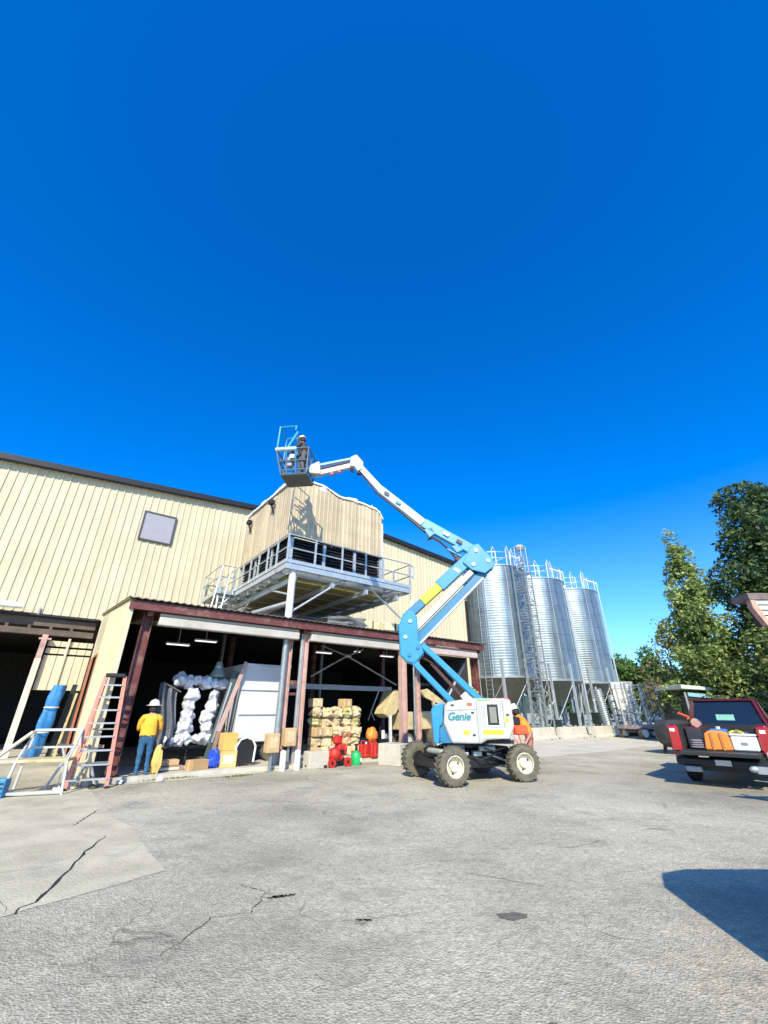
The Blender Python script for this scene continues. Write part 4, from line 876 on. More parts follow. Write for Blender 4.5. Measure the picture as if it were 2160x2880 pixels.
# tan sacks and boxes stacked behind the red machines
k = 0
names5 = ['first','second','third','fourth','fifth','sixth']
for row in range(6):
    for c_ in range(5):
        if row == 5 and c_ not in (0,3): continue
        a = 8.32+c_*.42+random.uniform(-.03,.03); z = SZ+row*.315; k += 1
        lb = f'tan sack in the stack behind the red machine, {names5[c_]} from the left, {names5[row]} layer'
        t = bthing('tan_sack', lb, 'sack', a, 14.75+.1*(row%2)+random.uniform(-.04,.06), z, 'tan sacks stacked under the canopy', random.uniform(-.25,.25))
        if random.random() < .45: o = MB().box(-.205,.205,-.19,.19,.01,.305).build('pack', card if random.random() < .5 else tanbag, t); bevel(o,.03,2)
        else: MB().blob((0,0,.155),(.255,.23,.185),14,10,.6,k*1.3,2.2).build('pack', olivebag if k % 4 == 0 else tanbag, t, True)
        MB().box(-.03,.03,-.225,-.205,.06,.24).build('label', M('sack_label', (.66,.60,.42), .7), t)
# red wheeled machines
t = bthing('pressure_washer', 'red wheeled engine machine on the slab edge right of the small concrete block', 'machine', 8.15, 13.0, 0)
mb = MB(); mb.bbox(-.30,.16,-.2,.2,.16,.50,.07); mb.blob((-.16,-.1,.36),(.2,.2,.2),16,10); mb.bbox(-.05,.30,-.16,.16,.30,.62,.05); bevel(mb.build('engine_housing', redp, t),.01)
MB().bbox(-.15,.1,-.12,.12,.62,.86,.05).build('tank', redp, t)
for x, y in ((-.3,-.22),(.28,-.22),(-.3,.22),(.28,.22)):
    wl = MB().tube((x,y,.13),(x,y*.75,.13),.13,18).build('wheel', rubber if y > 0 else redp, t, True); MB().tube((x,y*1.03,.13),(x,y*.98,.13),.05,10).build('hub', black, wl)
mb = MB(); mb.path([(.2,.15,.5),(.35,.18,.95),(.35,-.18,.95),(.2,-.15,.5)],.018,6); mb.build('handle', redfade, t, True)
MB().bbox(-.1,.12,-.235,-.2,.36,.48,.01).build('grille', black, t)
for i, (a, p, hh, lb) in enumerate(((9.55,13.55,.50,'red fuel can, left of the pair under the pink columns'),(9.90,13.45,.55,'red fuel can, right of the pair beside the square concrete block'))):
    t = bthing('fuel_can', lb, 'fuel can', a, p, SZ, 'red fuel cans'); bevel(MB().bbox(-.15,.15,-.11,.11,0,hh-.08,.03).build('can', redp, t),.01)
    mb = MB(); mb.path([(-.1,0,hh-.1),(-.08,0,hh+.02),(.06,0,hh+.02),(.08,0,hh-.1)],.02,6); mb.build('handle', redp, t, True); MB().tube((.11,0,hh-.1),(.13,0,hh-.02),.035,10).build('spout_cap', black if i else paleb, t, True)
    MB().box(-.02,.02,-.116,-.112,.05,hh-.15).build('rib', redfade, t)
t = bthing('green_sprayer', 'bright green sprayer tank with a dark top beside the red machine', 'sprayer', 8.92, 13.05, 0)
MB().lathe([(.15,0),(.17,.03),(.17,.26),(.14,.34),(.07,.37),(.07,.40),(.0,.40)],20).build('tank', greenp, t, True); MB().tube((0,0,.40),(0,0,.58),.045,10).tube((-.08,0,.58),(.08,0,.58),.02).build('pump', black, t, True); MB().box(.04,.10,-.18,-.168,.1,.2).build('label', paleb, t)
for i, (a, p, lb) in enumerate(((8.75,13.9,'white bucket on the slab behind the green sprayer'),(8.48,13.75,'white bucket on the slab behind the red machine'))):
    t = bthing('bucket', lb, 'bucket', a, p, SZ, 'white buckets'); MB().lathe([(.12,0),(.15,.36),(.16,.37),(.16,.39),(.0,.39)],20).build('pail', paleb, t, True); mb = MB(); mb.path([(-.16,0,.36),(-.1,-.1,.22),(.1,-.1,.22),(.16,0,.36)],.008,5); mb.build('handle', galvd, t)
t = bthing('orange_cart', 'orange drum on a small dark cart right of the tan sacks', 'cart', 10.75, 14.7, SZ)
MB().blob((0,0,.62),(.24,.2,.28),16,10,.25,3).build('drum', orange, t, True); MB().box(-.28,.28,-.2,.2,.26,.34).build('frame', black, t); MB().beam((.26,0,.3),(.42,0,.9),.04,.04).build('push_handle', black, t)
for x in (-.2,.2): MB().tube((x,-.2,.13),(x,-.14,.13),.13,16).build('wheel', rubber, t, True)
t = bthing('tool_chest', 'dark tool stand with a white canister beside the orange drum', 'tool stand', 11.2, 14.6, SZ)
MB().box(-.2,.2,-.15,.15,.0,.5).build('stand', black, t); MB().tube((-.05,-.1,.5),(-.05,-.1,.78),.07,12).build('canister', paleb, t, True); MB().tube((.12,-.05,.5),(.12,-.05,.66),.06,12).build('jar', galvd, t, True)
# tan wheel loader partly behind the columns and the lift
t = bthing('wheel_loader', 'dusty tan loader with a raised sloping arm parked under the canopy behind the pink columns', 'loader', 12.2, 15.2, SZ)
o = MB().prism([(-.75,1.35),(-.2,2.25),(.15,2.30),(.15,1.65),(-.1,1.35),(-.45,1.2)], -.35, .35).build('bonnet', tanm, t); bevel(o,.04)
o = MB().prism([(.1,.75),(2.6,.75),(2.7,1.25),(1.9,1.45),(.1,1.4)], -.45, .45).build('body', tanm, t); bevel(o,.04)
mb = MB()
for x, y in ((.9,-.42),(.9,.42),(2.0,-.42),(2.0,.42)): mb.beam((x,y,1.4),(x,y,2.5),.07,.07)
mb.box(.8,2.1,-.5,.5,2.5,2.58); mb.build('cab_frame', black, t)
mb = MB(); mb.prism([(1.0,2.25),(1.5,2.35),(2.2,2.0),(2.75,1.65),(2.7,1.45),(2.1,1.75),(1.3,2.0)], -.62, -.50); bevel(mb.build('lift_arm', tanm, t),.02)
mb = MB(); mb.beam((2.3,-.56,1.75),(2.75,-.56,.35),.14,.16); mb.beam((1.75,-.56,2.1),(2.15,-.56,.9),.10,.12); mb.build('arm_link', tanm, t)
mb = MB(); mb.beam((-.45,-.4,0),(-.45,-.4,1.3),.09,.09); mb.build('prop', M('white_prop', (.6,.6,.58), .5), t)
for x, y, r in ((.25,-.55,.32),(1.9,-.6,.42),(.25,.55,.32),(1.9,.6,.42)):
    wl = MB().tube((x,y-.12,r),(x,y+.12,r),r,24).build('wheel', rubber, t, True); mb = MB(Matrix.Translation((x,y-.125 if y < 0 else y+.125,r)) @ Matrix.Rotation(R(90),4,'X')); mb.lathe([(r*.66,-.01),(r*.66,.02),(r*.5,.0),(.05,.03),(0,.03)],20); mb.build('rim', M('grey_rim', (.5,.52,.5), .5), wl, True)
o = MB().prism([(3.0,.15),(3.45,.1),(3.4,.7),(3.1,.8)], -.7, .7).build('bucket', redfade, t); bevel(o,.02)

# ================================================================ LEFT BAY CLUTTER
t = thing('step_ladder', 'tall faded red fibreglass step ladder with grey treads standing at the end wall', 'ladder', (-6.74,11.15,0), R(27))
HL = 2.38
for s_ in (-1,1): bevel(MB().beam((s_*.40,-.12,0),(s_*.21,.18,HL),.085,.05,(0,1,0)).build('side_rail', fibre, t),.004)
for s_ in (-1,1): bevel(MB().beam((s_*.36,.42,0),(s_*.18,.24,HL-.05),.03,.05,(0,1,0)).build('rear_rail', fibre, t),.004)
for k in range(8):
    q = (k+.7)/8.4; hw = .40-.21*q; y = -.12+.30*q
    MB().box(-hw,hw,y-.05,y+.04,HL*q-.025,HL*q+.01).build('tread', M('grey_tread', (.36,.37,.38), .5, .3), t)
mb = MB(); mb.bbox(-.22,.22,.10,.32,HL-.02,HL+.07,.02); mb.build('top_cap', black, t); mb = MB()
for q in (.2,.5,.8): mb.beam((-.36+.18*q,.42-.18*q,HL*q),(.36-.18*q,.42-.18*q,HL*q),.03,.03)
mb.build('rear_brace', galvd, t)
for x, y in ((-.40,-.12),(.40,-.12),(-.36,.42),(.36,.42)): MB().box(x-.04,x+.04,y-.06,y+.06,-.0,.05).build('foot', black, t)
t = thing('work_platform', 'grey steel work platform with a guard rail and tan deck left of the step ladder', 'work platform', (-7.35,10.55,0), R(20))
mb = MB()
for x in (-.5,.42):
    for y in (-.3,.3): mb.beam((x-.08 if x < 0 else x+.06,y,0),(x,y,1.2 if y > 0 else .62),.045,.045)
mb.beam((-.5,.3,1.2),(.42,.3,1.2),.045,.05); mb.beam((-.5,.3,.85),(.42,.3,.85),.035,.04); mb.beam((-.5,.3,1.2),(-.5,-.3,.62),.035,.035); mb.beam((.42,.3,1.2),(.42,-.3,.62),.035,.035)
mb.beam((-.55,-.3,.06),(.45,-.3,.06),.04,.05); mb.beam((-.54,-.3,.06),(-.54,.3,.06),.04,.05)
mb.build('frame', M('grey_frame_paint', (.45,.46,.44), .5, .2), t); bevel(MB().box(-.52,.44,-.32,.32,.60,.66).build('deck', tanm, t),.01)
t = thing('plank', 'long pale plank leaning on the work platform at the left edge', 'plank', (-8.35,10.0,0), 0)
bevel(MB().beam((-.5,-.1,.03),(.62,.35,1.18),.20,.05).build('board', M('pale_plank', (.68,.66,.5), .7, var=.15), t),.006); MB().beam((-.45,-.06,.055),(-.30,-.0,.20),.205,.05).build('painted_end', tealp, t)
t = thing('blue_crate', 'blue plastic crate on the ground under the leaning plank', 'crate', (-7.86,10.05,0), R(15))
bevel(MB().box(-.14,.14,-.12,.12,0,.34).build('crate', M('blue_crate', (.03,.22,.42), .5, var=.25, scale=8), t),.02); mb = MB()
for z in (.08,.16,.24): mb.box(-.12,.12,-.125,-.121,z,z+.03)
mb.build('slot', black, t)
t = bthing('blue_tarp_roll', 'tall blue tarpaulin roll leaning in the dark left bay', 'tarpaulin', .45, 20.6, .1)
def rf(u, v): a_ = 2*math.pi*u; r = .20*(1+.25*math.sin(3*a_+v*6)+.1*math.sin(v*17)); return (r*math.cos(a_)+.25*v, r*.7*math.sin(a_), 2.35*v)
MB().grid(rf, 24, 18).build('roll', bluep, t, True); mb = MB()
for z in (.8,1.6): mb.lathe([(.225,z-.02),(.235,z),(.225,z+.02)],16,Matrix.Translation((.1*z,0,0)))
mb.build('tie', paleb, t)
t = bthing('dark_boards', 'dark boards leaning beside the blue tarpaulin roll', 'boards', .95, 20.9, .1); MB().beam((0,0,0),(.2,.1,2.4),.16,.05,(0,1,0)).build('board', darkg, t); MB().beam((.18,.02,0),(.32,.1,2.1),.08,.05,(0,1,0)).build('batten', tanm, t)
t = thing('saw_horse', 'grey folding saw horse with crossed legs between the work platform and the step ladder', 'saw horse', (-7.28,11.35,0), R(30))
mb = MB()
for x in (-.22,.28): mb.beam((x-.22,-.2,0),(x+.12,.1,.85),.04,.04); mb.beam((x+.25,-.2,0),(x-.12,.1,.85),.04,.04); mb.beam((x,.1,.0),(x,.12,.6),.03,.03)
mb.build('legs', alu, t); mb = MB().beam((-.45,.1,.85),(.5,.12,.80),.07,.07); mb.build('top_beam', pinkst, t)
t = thing('red_pole', 'red pole leaning against the beige end wall beside the saw horse', 'pole', (-7.75,11.9,0), R(30))
MB().tube((0,0,0),(.25,.25,1.45),.03,8).build('pole', redfade, t, True); MB().blob((0,0,.04),(.05,.05,.05)).build('tip', black, t)
bits = [((-7.1,10.75),.07,paleb,'white small can on the ground under the work platform'),((-6.62,11.2),.06,black,'black scrap lump on the ground in front of the step ladder'),((-6.35,11.75),.06,paleb,'pale scrap lump between the step ladder and the orange shirted person'),
        ((-6.55,11.35),.05,galvd,'grey scrap lump beside the right foot of the step ladder'),((-6.98,11.05),.06,tanm,'tan scrap lump left of the step ladder foot'),((-5.62,12.25),.07,paleb,'white rag on the slab edge right of the orange shirted person')]
for i, ((x, y), r, m, lb) in enumerate(bits):
    o = MB(Matrix.Translation((x,y,r*.7))).blob((0,0,0),(r*1.4,r,r*.7),10,8,.9,i*2+1,2).build('scrap' if i else 'can', m, None, True); tag(o, lb, 'scrap')
# weeds at the slab edge
def weeds(name, pts, hgt, m, n):
    mb = MB()
    for i in range(n):
        a, p = random.choice(pts); a += random.gauss(0,.18); p += random.gauss(0,.05); b = W(a,p,.0); an = random.random()*6.28; l = hgt*random.uniform(.4,1)
        dx, dy = math.cos(an)*.3*l, math.sin(an)*.3*l; w_ = .012; nx, ny = -math.sin(an)*w_, math.cos(an)*w_
        mb.add([(b.x-nx,b.y-ny,0),(b.x+nx,b.y+ny,0),(b.x+dx*.6+nx,b.y+dy*.6+ny,l*.7),(b.x+dx*.6-nx,b.y+dy*.6-ny,l*.7),(b.x+dx*1.3,b.y+dy*1.3,l)], [(0,1,2,3),(3,2,4)])
    o = mb.build(name, m); o['kind'] = 'stuff'; return o
weeds('weeds', [(3.0+.35*k,13.36) for k in range(3)]+[(4.75,12.75),(4.9,12.8),(5.0,12.8)], .05, M('weed_green', (.13,.17,.03), .8, var=.5, scale=20), 260)
sheet('slab_ramp', edge(2.3,13.0,8.6,13.0,14,.10,3)+[(8.6,13.40),(2.3,13.40)], .007, conc)

# ================================================================ BEHIND THE LIFT: orange and red machine
t = thing('portable_welder', 'red upright machine on a pinkish wheeled frame behind the lift', 'machine', (4.02,14.2,0), R(10))
MB().bbox(-.45,-.20,-.30,.10,.9,1.95,.06).build('cabinet', redfade, t); MB().bbox(-.20,.20,-.36,.10,.95,1.20,.03).build('engine_cover', M('vermilion_cover', (.75,.10,.03), .5, var=.15), t); MB().bbox(-.19,.02,-.30,-.05,1.21,1.42,.02).build('air_filter', black, t)
mb = MB(); mb.beam((-.38,-.3,1.0),(.30,-.3,.30),.05,.05); mb.beam((.30,-.3,1.0),(-.2,-.3,.35),.05,.05); mb.beam((-.4,-.3,.32),(.4,-.3,.32),.07,.07); mb.beam((-.1,-.3,1.0),(.1,-.3,.3),.04,.04); mb.build('frame', M('pinkish_frame', (.55,.24,.2), .6), t)
for y in (-.32,.32):
    wl = MB().tube((.0,y-.07,.22),(.0,y+.07,.22),.22,22).build('wheel', rubber, t, True); MB().tube((.0,y-.08,.22),(.0,y+.08,.22),.10,14).build('rim', redfade, wl, True)
hiv = M('orange_hi_vis', (.85,.25,.02), .75, var=.1, scale=8, bump=.3, bscale=14)
J = standing(.30, armL=((-.24,.42,1.16),(-.18,.58,1.02)), armR=((.26,.40,1.14),(.18,.56,1.0)), headf=.09)
J['chest'] = ((0,.17,1.26),(.21,.17)); J['waist'] = ((0,.04,1.06),(.19,.15)); J['elL'] = (J['elL'][0],.07); J['elR'] = (J['elR'][0],.07)
for k in ('neckb','neck','head','crown','nose','shL','shR','earL','earR'): J[k] = ((J[k][0][0], J[k][0][1], J[k][0][2]-.07), J[k][1])
b3 = person('person in orange hi-vis clothes and white hard hat leaning forward behind the lift', (4.42,14.28,0), R(62), J, mf2, [hiv, M('dusty_red_trousers', (.36,.15,.11), .85, var=.25), skin, bootm]); hardhat(b3, (0,.38,1.64), tilt=-.25); hair(b3, (0,.35,1.58))
MB().box(-.20,.20,-.16,-.14,1.10,1.15,Matrix.Rotation(-.3,4,'X')).build('reflective_band', M('reflective_band', (.7,.7,.6), .4), b3)

# ================================================================ PICKUP TRUCK
TK = thing('pickup_truck', 'dark red pickup truck with its tailgate down and a loaded bed', 'pickup truck', (7.5,10.75,0), R(46))
def tprism(poly, y0, y1, m, nm, b=.02, par=None): o = MB().prism(poly, y0, y1).build(nm, m, par or TK); bevel(o,b,2); return o
sidep = [(.56,.52),(1.0,.50),(1.08,.80),(1.25,.95),(1.75,.95),(1.92,.80),(2.0,.50),(4.3,.48),(4.38,.80),(4.55,.95),(5.05,.95),(5.22,.80),(5.3,.5),(5.75,.5),(5.8,.9),(5.6,1.10),(4.4,1.20),(2.52,1.27),(.56,1.29)]
for s_ in (-1,1): tprism(sidep, *sorted((s_*.80,s_*.96)), truckred, 'side_panel', .03)
MB().box(.58,2.5,-.80,.80,.70,.76).box(2.46,2.52,-.80,.80,.76,1.26).build('bed_floor', bedliner, TK)
for s_ in (-1,1): MB().box(.60,2.45,*sorted((s_*.70,s_*.797)),.76,1.292).build('bed_liner', bedliner, TK)
tprism([(-.0,.66),(.55,.69),(.55,.76),(.0,.73)], -.76, .76, bedliner, 'tailgate', .015)
MB().box(.02,.5,-.70,.70,.732,.742).build('tailgate_trim', M('dark_green_grey_trim', (.04,.05,.045), .5), TK)
mb = MB(); mb.bbox(.36,.56,-.93,.93,.42,.60,.04); mb.build('bumper', black, TK); MB().box(.352,.359,-.15,.15,.46,.57).build('number_plate', paleb, TK)
MB().bbox(.35,.55,.45,.78,.30,.42,.02).build('tow_step', galvd, TK)
for s_ in (-1,1):
    o = MB().bbox(.50,.62,*sorted((s_*.985,s_*.76)),.70,1.27,.03).build('tail_lamp', tailm, TK); MB().box(.492,.499,*sorted((s_*.93,s_*.82)),1.13,1.20).build('reversing_lens', paleb, o)
cab_unused = [(2.56,.5),(4.40,.5),(4.40,1.22),(4.32,1.24),(3.75,1.80),(3.55,1.88),(2.78,1.88),(2.66,1.80),(2.56,1.26)]
o = MB().prism([(2.57,.6),(4.4,.6),(4.4,1.22),(2.57,1.26)], -.795, .795).build('cab_body', truckred, TK)
o = MB()
vs = [(2.60,-.80,1.25),(2.60,.80,1.25),(2.74,.66,1.83),(2.74,-.66,1.83),(4.36,-.80,1.22),(4.36,.80,1.22),(3.66,.64,1.84),(3.66,-.64,1.84)]
o.add(vs, [(0,3,2,1),(1,2,6,5),(5,6,7,4),(4,7,3,0)]); gl = o.build('cab_glass', glassd, TK)
mb = MB(); mb.bbox(2.68,3.72,-.70,.70,1.82,1.89,.03)
for a_, b_ in (((2.585,-.82,1.24),(2.72,-.68,1.84)),((2.585,.82,1.24),(2.72,.68,1.84)),((4.38,-.80,1.22),(3.68,-.66,1.84)),((4.38,.80,1.22),(3.68,.66,1.84)),((3.35,-.82,1.24),(3.3,-.69,1.84)),((3.35,.82,1.24),(3.3,.69,1.84))): mb.beam(a_,b_,.07,.08)
mb.build('cab_roof', truckred, TK)
MB().box(2.625,2.632,-.20,.20,1.36,1.50,Matrix.Translation((0,0,0))).build('window_reflection', M('pale_green_reflection', (.25,.55,.42), .4), TK)  # thin pale green panel painted as a reflection in the rear glass
MB().box(4.41,5.7,-.79,.79,.6,1.12).build('hood', truckred, TK); MB().bbox(5.72,5.86,-.93,.93,.42,.62,.04).build('front_bumper', chrome, TK)
MB().bbox(3.95,4.10,-1.16,-.97,1.18,1.36,.03).build('wing_mirror', black, TK); MB().bbox(3.95,4.10,.97,1.16,1.18,1.36,.03).build('wing_mirror', black, TK)
for x in (1.5,4.8):
    for s_ in (-1,1):
        T = Matrix.Translation((x,s_*.84,.38)) @ Matrix.Rotation(R(-90*s_),4,'X'); wl = MB(T).lathe([(.22,-.11),(.34,-.12),(.38,-.08),(.38,.08),(.34,.12),(.22,.11)],30).build('wheel', M('black_rubber', (.02,.02,.02), .85), TK, True); MB(T).lathe([(.23,-.10),(.23,.09),(.19,.10),(.12,.06),(.06,.09),(0,.09)],24).build('rim', chrome, wl, True)
MB().box(.6,5.6,-.5,.5,.32,.5).build('chassis_frame', black, TK)
Tt = Matrix.Translation((7.5,10.75,0)) @ Matrix.Rotation(R(46),4,'Z')
def tkthing(nm, lb, cat, x, y, z, rot=0, grp=None): return thing(nm, lb, cat, Tt @ Vector((x,y,z)), R(46)+rot, grp)
t = tkthing('orange_tool_bag','orange tool bag with two handles on the lowered tailgate of the red truck','bag',.60,.02,.765,.1)
o = MB().prism([(-.27,0),(.27,0),(.22,.34),(.12,.40),(-.12,.40),(-.24,.36)], -.14, .14, Matrix.Rotation(R(90),4,'Z')).build('bag', orange, t); bevel(o,.03,2)
mb = MB()
for y in (-.1,.1): mb.beam((-.15,y,0),(-.15,y*.9,.36),.03,.05)
mb.build('strap', M('dark_orange_strap', (.5,.16,.04), .6), t)
t = tkthing('white_cooler','white plastic cooler box near the tail lamp in the truck bed','cooler',.62,-.50,.765,-.05)
bevel(MB().bbox(-.17,.17,-.24,.24,0,.30,.03).build('body', M('white_plastic', (.85,.85,.84), .4), t),.01); MB().bbox(-.18,.18,-.25,.25,.30,.35,.02).build('lid', M('grey_white_lid', (.7,.7,.7), .4), t); MB().box(-.175,-.171,-.06,.06,.12,.18).build('latch', galvd, t)
t = tkthing('yellow_strap','yellow ratchet strap heap lying on the white cooler','strap',.62,-.42,1.115); mb = MB(); mb.path([(-.1,-.1,.02),(0,.0,.05),(.1,-.05,.03),(.05,.12,.04),(-.08,.15,.02)],.022,5); mb.build('webbing', yellow, t, True); MB().box(-.03,.03,-.02,.04,.05,.08).build('buckle', galvd, t)
t = tkthing('coiled_cable','grey coiled cable beside the orange tool bag','cable',.62,.42,.765); mb = MB()
for k in range(4): mb.lathe([(.16-.01*k,.02+k*.045),(.19-.01*k,.04+k*.045),(.16-.01*k,.06+k*.045),(.13-.01*k,.04+k*.045),(.16-.01*k,.02+k*.045)],20)
mb.build('coil', M('mauve_grey_cable', (.22,.19,.22), .6), t, True)
t = tkthing('dark_tool_box','long dark tool box in the left side of the truck bed','tool box',1.3,.50,.765); bevel(MB().box(-.5,.5,-.16,.16,0,.42).build('box', M('dark_box', (.03,.032,.036), .5), t),.02); MB().box(-.5,.5,-.17,.17,.42,.45).build('lid', M('dark_red_lid', (.12,.02,.02), .5), t)
t = tkthing('blue_container','small blue container in the middle of the truck bed','container',1.35,.05,.765); bevel(MB().bbox(-.15,.15,-.18,.18,0,.42,.03).build('body', M('blue_plastic', (.05,.18,.5), .4), t),.01); MB().tube((0,0,.42),(0,0,.47),.05,12).build('cap', paleb, t, True)
for i, (x, y, r, lb) in enumerate(((1.15,.42,.075,'pinkish rolled bundle lying on the dark tool box, rearmost'),(1.5,.52,.10,'pinkish rolled bundle lying on the dark tool box, nearer the cab'))):
    t = tkthing('rolled_bundle',lb,'bundle',x,y,1.215,.2*i,'rolled bundles in the truck bed'); MB().tube((-.12,0,r),(.12,0,r),r,14).build('roll', M('pinkish_cloth', (.5,.28,.22), .8, var=.2), t, True); MB().tube((-.02,0,r),(.02,0,r),r*1.04,14).build('tie', black, t)
t = tkthing('grey_crate','grey open crate behind the white cooler in the truck bed','crate',1.25,-.42,.765); bevel(MB().box(-.25,.25,-.25,.25,0,.36).build('crate', M('grey_crate', (.12,.12,.13), .6), t),.02); MB().box(-.2,.2,-.253,-.25,.1,.25).build('slot', black, t)
# trailer standing outside the right edge, only its jack and tongue reach the picture
t = thing('utility_trailer', 'grey utility trailer tongue with a white jack at the right edge of the yard', 'trailer', (7.5,9.35,0), R(-20))
mb = MB(); mb.beam((-.25,0,.55),(1.6,-.5,.5),.08,.12); mb.beam((-.25,0,.55),(1.6,.6,.5),.08,.12); mb.build('tongue', galvd, t)
MB().bbox(1.6,4.0,-.9,.9,.5,.95,.03).build('bed', galvd, t); MB().blob((-.28,0,.56),(.10,.05,.06)).build('coupler', galvd, t, True)
mb = MB(); mb.tube((.02,0,.12),(.02,0,.85),.035,12); mb.blob((.02,0,.42),(.09,.09,.10)); mb.tube((.02,0,.85),(.18,0,.85),.015); mb.build('jack', paleb, t, True)
wl = MB().tube((-.01,-.04,.09),(-.01,.04,.09),.09,16).build('jack_wheel', black, t, True); MB().tube((-.01,-.045,.09),(-.01,.045,.09),.04,12).build('hub', paleb, wl, True)
for y in (-.95,.95): wl = MB().tube((2.8,y-.08,.3),(2.8,y+.08,.3),.3,20).build('wheel', rubber, t, True); MB().tube((2.8,y-.09,.3),(2.8,y+.09,.3),.14,16).build('rim', paleb, wl, True)
# van parked behind the camera's right: only its shadow falls into the picture
t = thing('parked_van', 'white van parked off to the right, casting the big dark shadow on the asphalt', 'van', (2.67,-2.1,0), 0)
o = MB().prism([(0.0,.35),(0.0,.95),(.06,1.82),(.25,2.1),(.6,2.2),(2.1,2.2),(2.4,2.12),(2.5,1.9),(2.55,.95),(2.55,.35)], 0, 5.2).build('body', M('van_white', (.7,.7,.7), .3, coat=.4), t); bevel(o,.28,6)
MB().box(.3,2.25,5.195,5.215,1.2,1.85).build('windscreen', glassd, t); MB().box(.02,.035,3.6,4.7,1.2,1.75).build('side_window', glassd, t); MB().bbox(.05,2.5,5.1,5.3,.35,.6,.04).build('bumper', black, t)
for y in (.9,4.3):
    for x in (0.02,2.33): wl = MB().tube((x,y,.35),(x+.2,y,.35),.35,22).build('wheel', M('black_rubber', (.02,.02,.02), .85), t, True); MB().tube((x-.01,y,.35),(x+.21,y,.35),.2,16).build('rim', chrome, wl, True)
# shed eave reaching in at the right edge
t = thing('timber_shed', 'weathered brown and white shed roof corner at the right edge before the trees', 'shed', (13.62,15.6,-.30), 0)
MB().box(-.05,4,-.32,.5,5.62,5.86).build('roof_board', M('grey_brown_board', (.16,.12,.11), .8, var=.3), t)
mb = MB(); mb.prism([(0,5.62),(.16,5.62),(.30,5.1),(.42,4.68),(.28,4.68),(.0,5.3)], -.30, -.08); mb.build('rake_board', M('pinkish_weathered_wood', (.46,.27,.20), .8, var=.25, scale=5), t)
mb = MB()
for k in range(4): mb.box(.19+.06*k,4,-.26+.03*k,-.18+.03*k,5.46-.19*k,5.60-.19*k)
mb.build('siding', M('white_siding', (.70,.69,.67), .6), t); MB().box(.40,4,-.29,-.16,4.56,4.74).build('sill_beam', M('pale_timber', (.62,.45,.32), .8, var=.2), t)
MB().box(.44,4,-.1,.4,4.75,5.61).build('eave_box', M('shed_dark', (.05,.04,.035), .8), t)
MB().box(1.6,4,-.1,.45,0,4.74).build('wall', woodb, t); MB().beam((1.65,0,3.6),(.6,0,4.7),.12,.12).build('eave_bracket', woodb, t)

# ================================================================ FAR YARD
fb = thing('flatbed_trailer', 'pinkish grey flatbed trailer with white wheels carrying upright pipe frames', 'trailer', (16.8,29.9,0), R(12))
bevel(MB().box(-1.35,1.6,-.9,.9,.55,.78).build('deck', M('pinkish_deck', (.45,.36,.34), .6, var=.15), fb),.02); MB().box(-1.2,1.4,-.5,.5,.40,.55).build('chassis', black, fb)
for x in (-1.0,1.1):
    for y in (-.86,.86): wl = MB().tube((x,y-.12,.33),(x,y+.12,.33),.33,20).build('wheel', rubber, fb, True); MB().tube((x,y-.135,.33),(x,y+.135,.33),.22,16).build('rim', paleb, wl, True)
names_f = ['first','second','third','fourth','fifth','sixth','seventh','eighth','ninth']
for i in range(9):
    t = thing('pipe_frame', f'grey upright pipe frame standing on the flatbed trailer, {names_f[i]} from the left', 'pipe frame', (16.8+(-1.15+i*.31)*math.cos(R(12)),29.9+(-1.15+i*.31)*math.sin(R(12))-.15*(i%2),.78), R(12)+random.uniform(-.3,.5), 'pipe frames on the flatbed trailer')
    mb = MB(); h = 2.35+random.uniform(-.1,.25); w2 = .32
    mb.beam((-w2,0,0),(-w2+random.uniform(-.08,.08),.1,h),.075,.075); mb.beam((w2,0,0),(w2+random.uniform(-.08,.08),.1,h),.075,.075)
    mb.build('upright', galv if i % 2 else alu, t)
    mb = MB()
    for k in range(6): z = .2+k*(h-.3)/5; mb.beam((-w2,.1*z/h,z),(w2,.1*z/h,z+random.uniform(-.12,.12)),.05,.05)
    mb.beam((-w2,.01,.2),(w2,.06,h*.6),.04,.05); mb.build('cross_bar', galvd if i % 3 else alu, t)
t = thing('cream_container', 'cream tall container standing between the silos and the flatbed trailer', 'container', (17.1,32.6,0), R(-22))
bevel(MB().box(-.55,.75,-.6,.6,.25,3.0).build('body', M('cream_paint', (.72,.68,.55), .5), t),.03); mb = MB()
for x in (-.35,0,.35,.6): mb.box(x-.02,x+.02,-.62,-.602,.3,2.95)
mb.build('rib', cream, t); MB().box(-.6,.8,-.65,.65,3.0,3.45).build('hood', M('pale_grey_hood', (.5,.5,.46), .6), t); MB().box(-.5,.7,-.5,.5,0,.25).build('skid', black, t)
for i, (x, y, h, r, lb) in enumerate(((15.4,31.8,3.0,.30,'grey ribbed tube leaning beside the cream container, nearest the silos'),(15.9,31.2,2.6,.24,'grey ribbed tube leaning against the cream container'))):
    t = thing('ribbed_tube', lb, 'tube', (x,y,0), 0, 'grey ribbed tubes'); mb = MB(Matrix.Rotation(R(-7),4,'Y')); pf_ = []
    for k in range(24): pf_ += [(r,h*k/24),(r*.9,h*(k+.5)/24)]
    mb.lathe(pf_+[(r,h),(.0,h)],18); mb.build('tube', galvd, t, True); MB(Matrix.Rotation(R(-7),4,'Y')).lathe([(r*1.1,0),(r*1.1,.1),(r*.9,.12)],18).build('flange', galv, t, True)
t = thing('green_truck_body', 'dark green lorry body with a pale roof and teal strip behind the pickup', 'lorry', (17.0,24.1,0), R(-8))
bevel(MB().box(-1.3,2.0,-.9,2.0,.8,2.30).build('body', darkg, t),.05); o = MB().prism([(-1.45,2.62),(2.2,2.36),(2.2,2.44),(-1.45,2.82)], -1.0, 2.1).build('roof', M('pale_green_grey_roof', (.52,.56,.48), .5), t); bevel(o,.02)
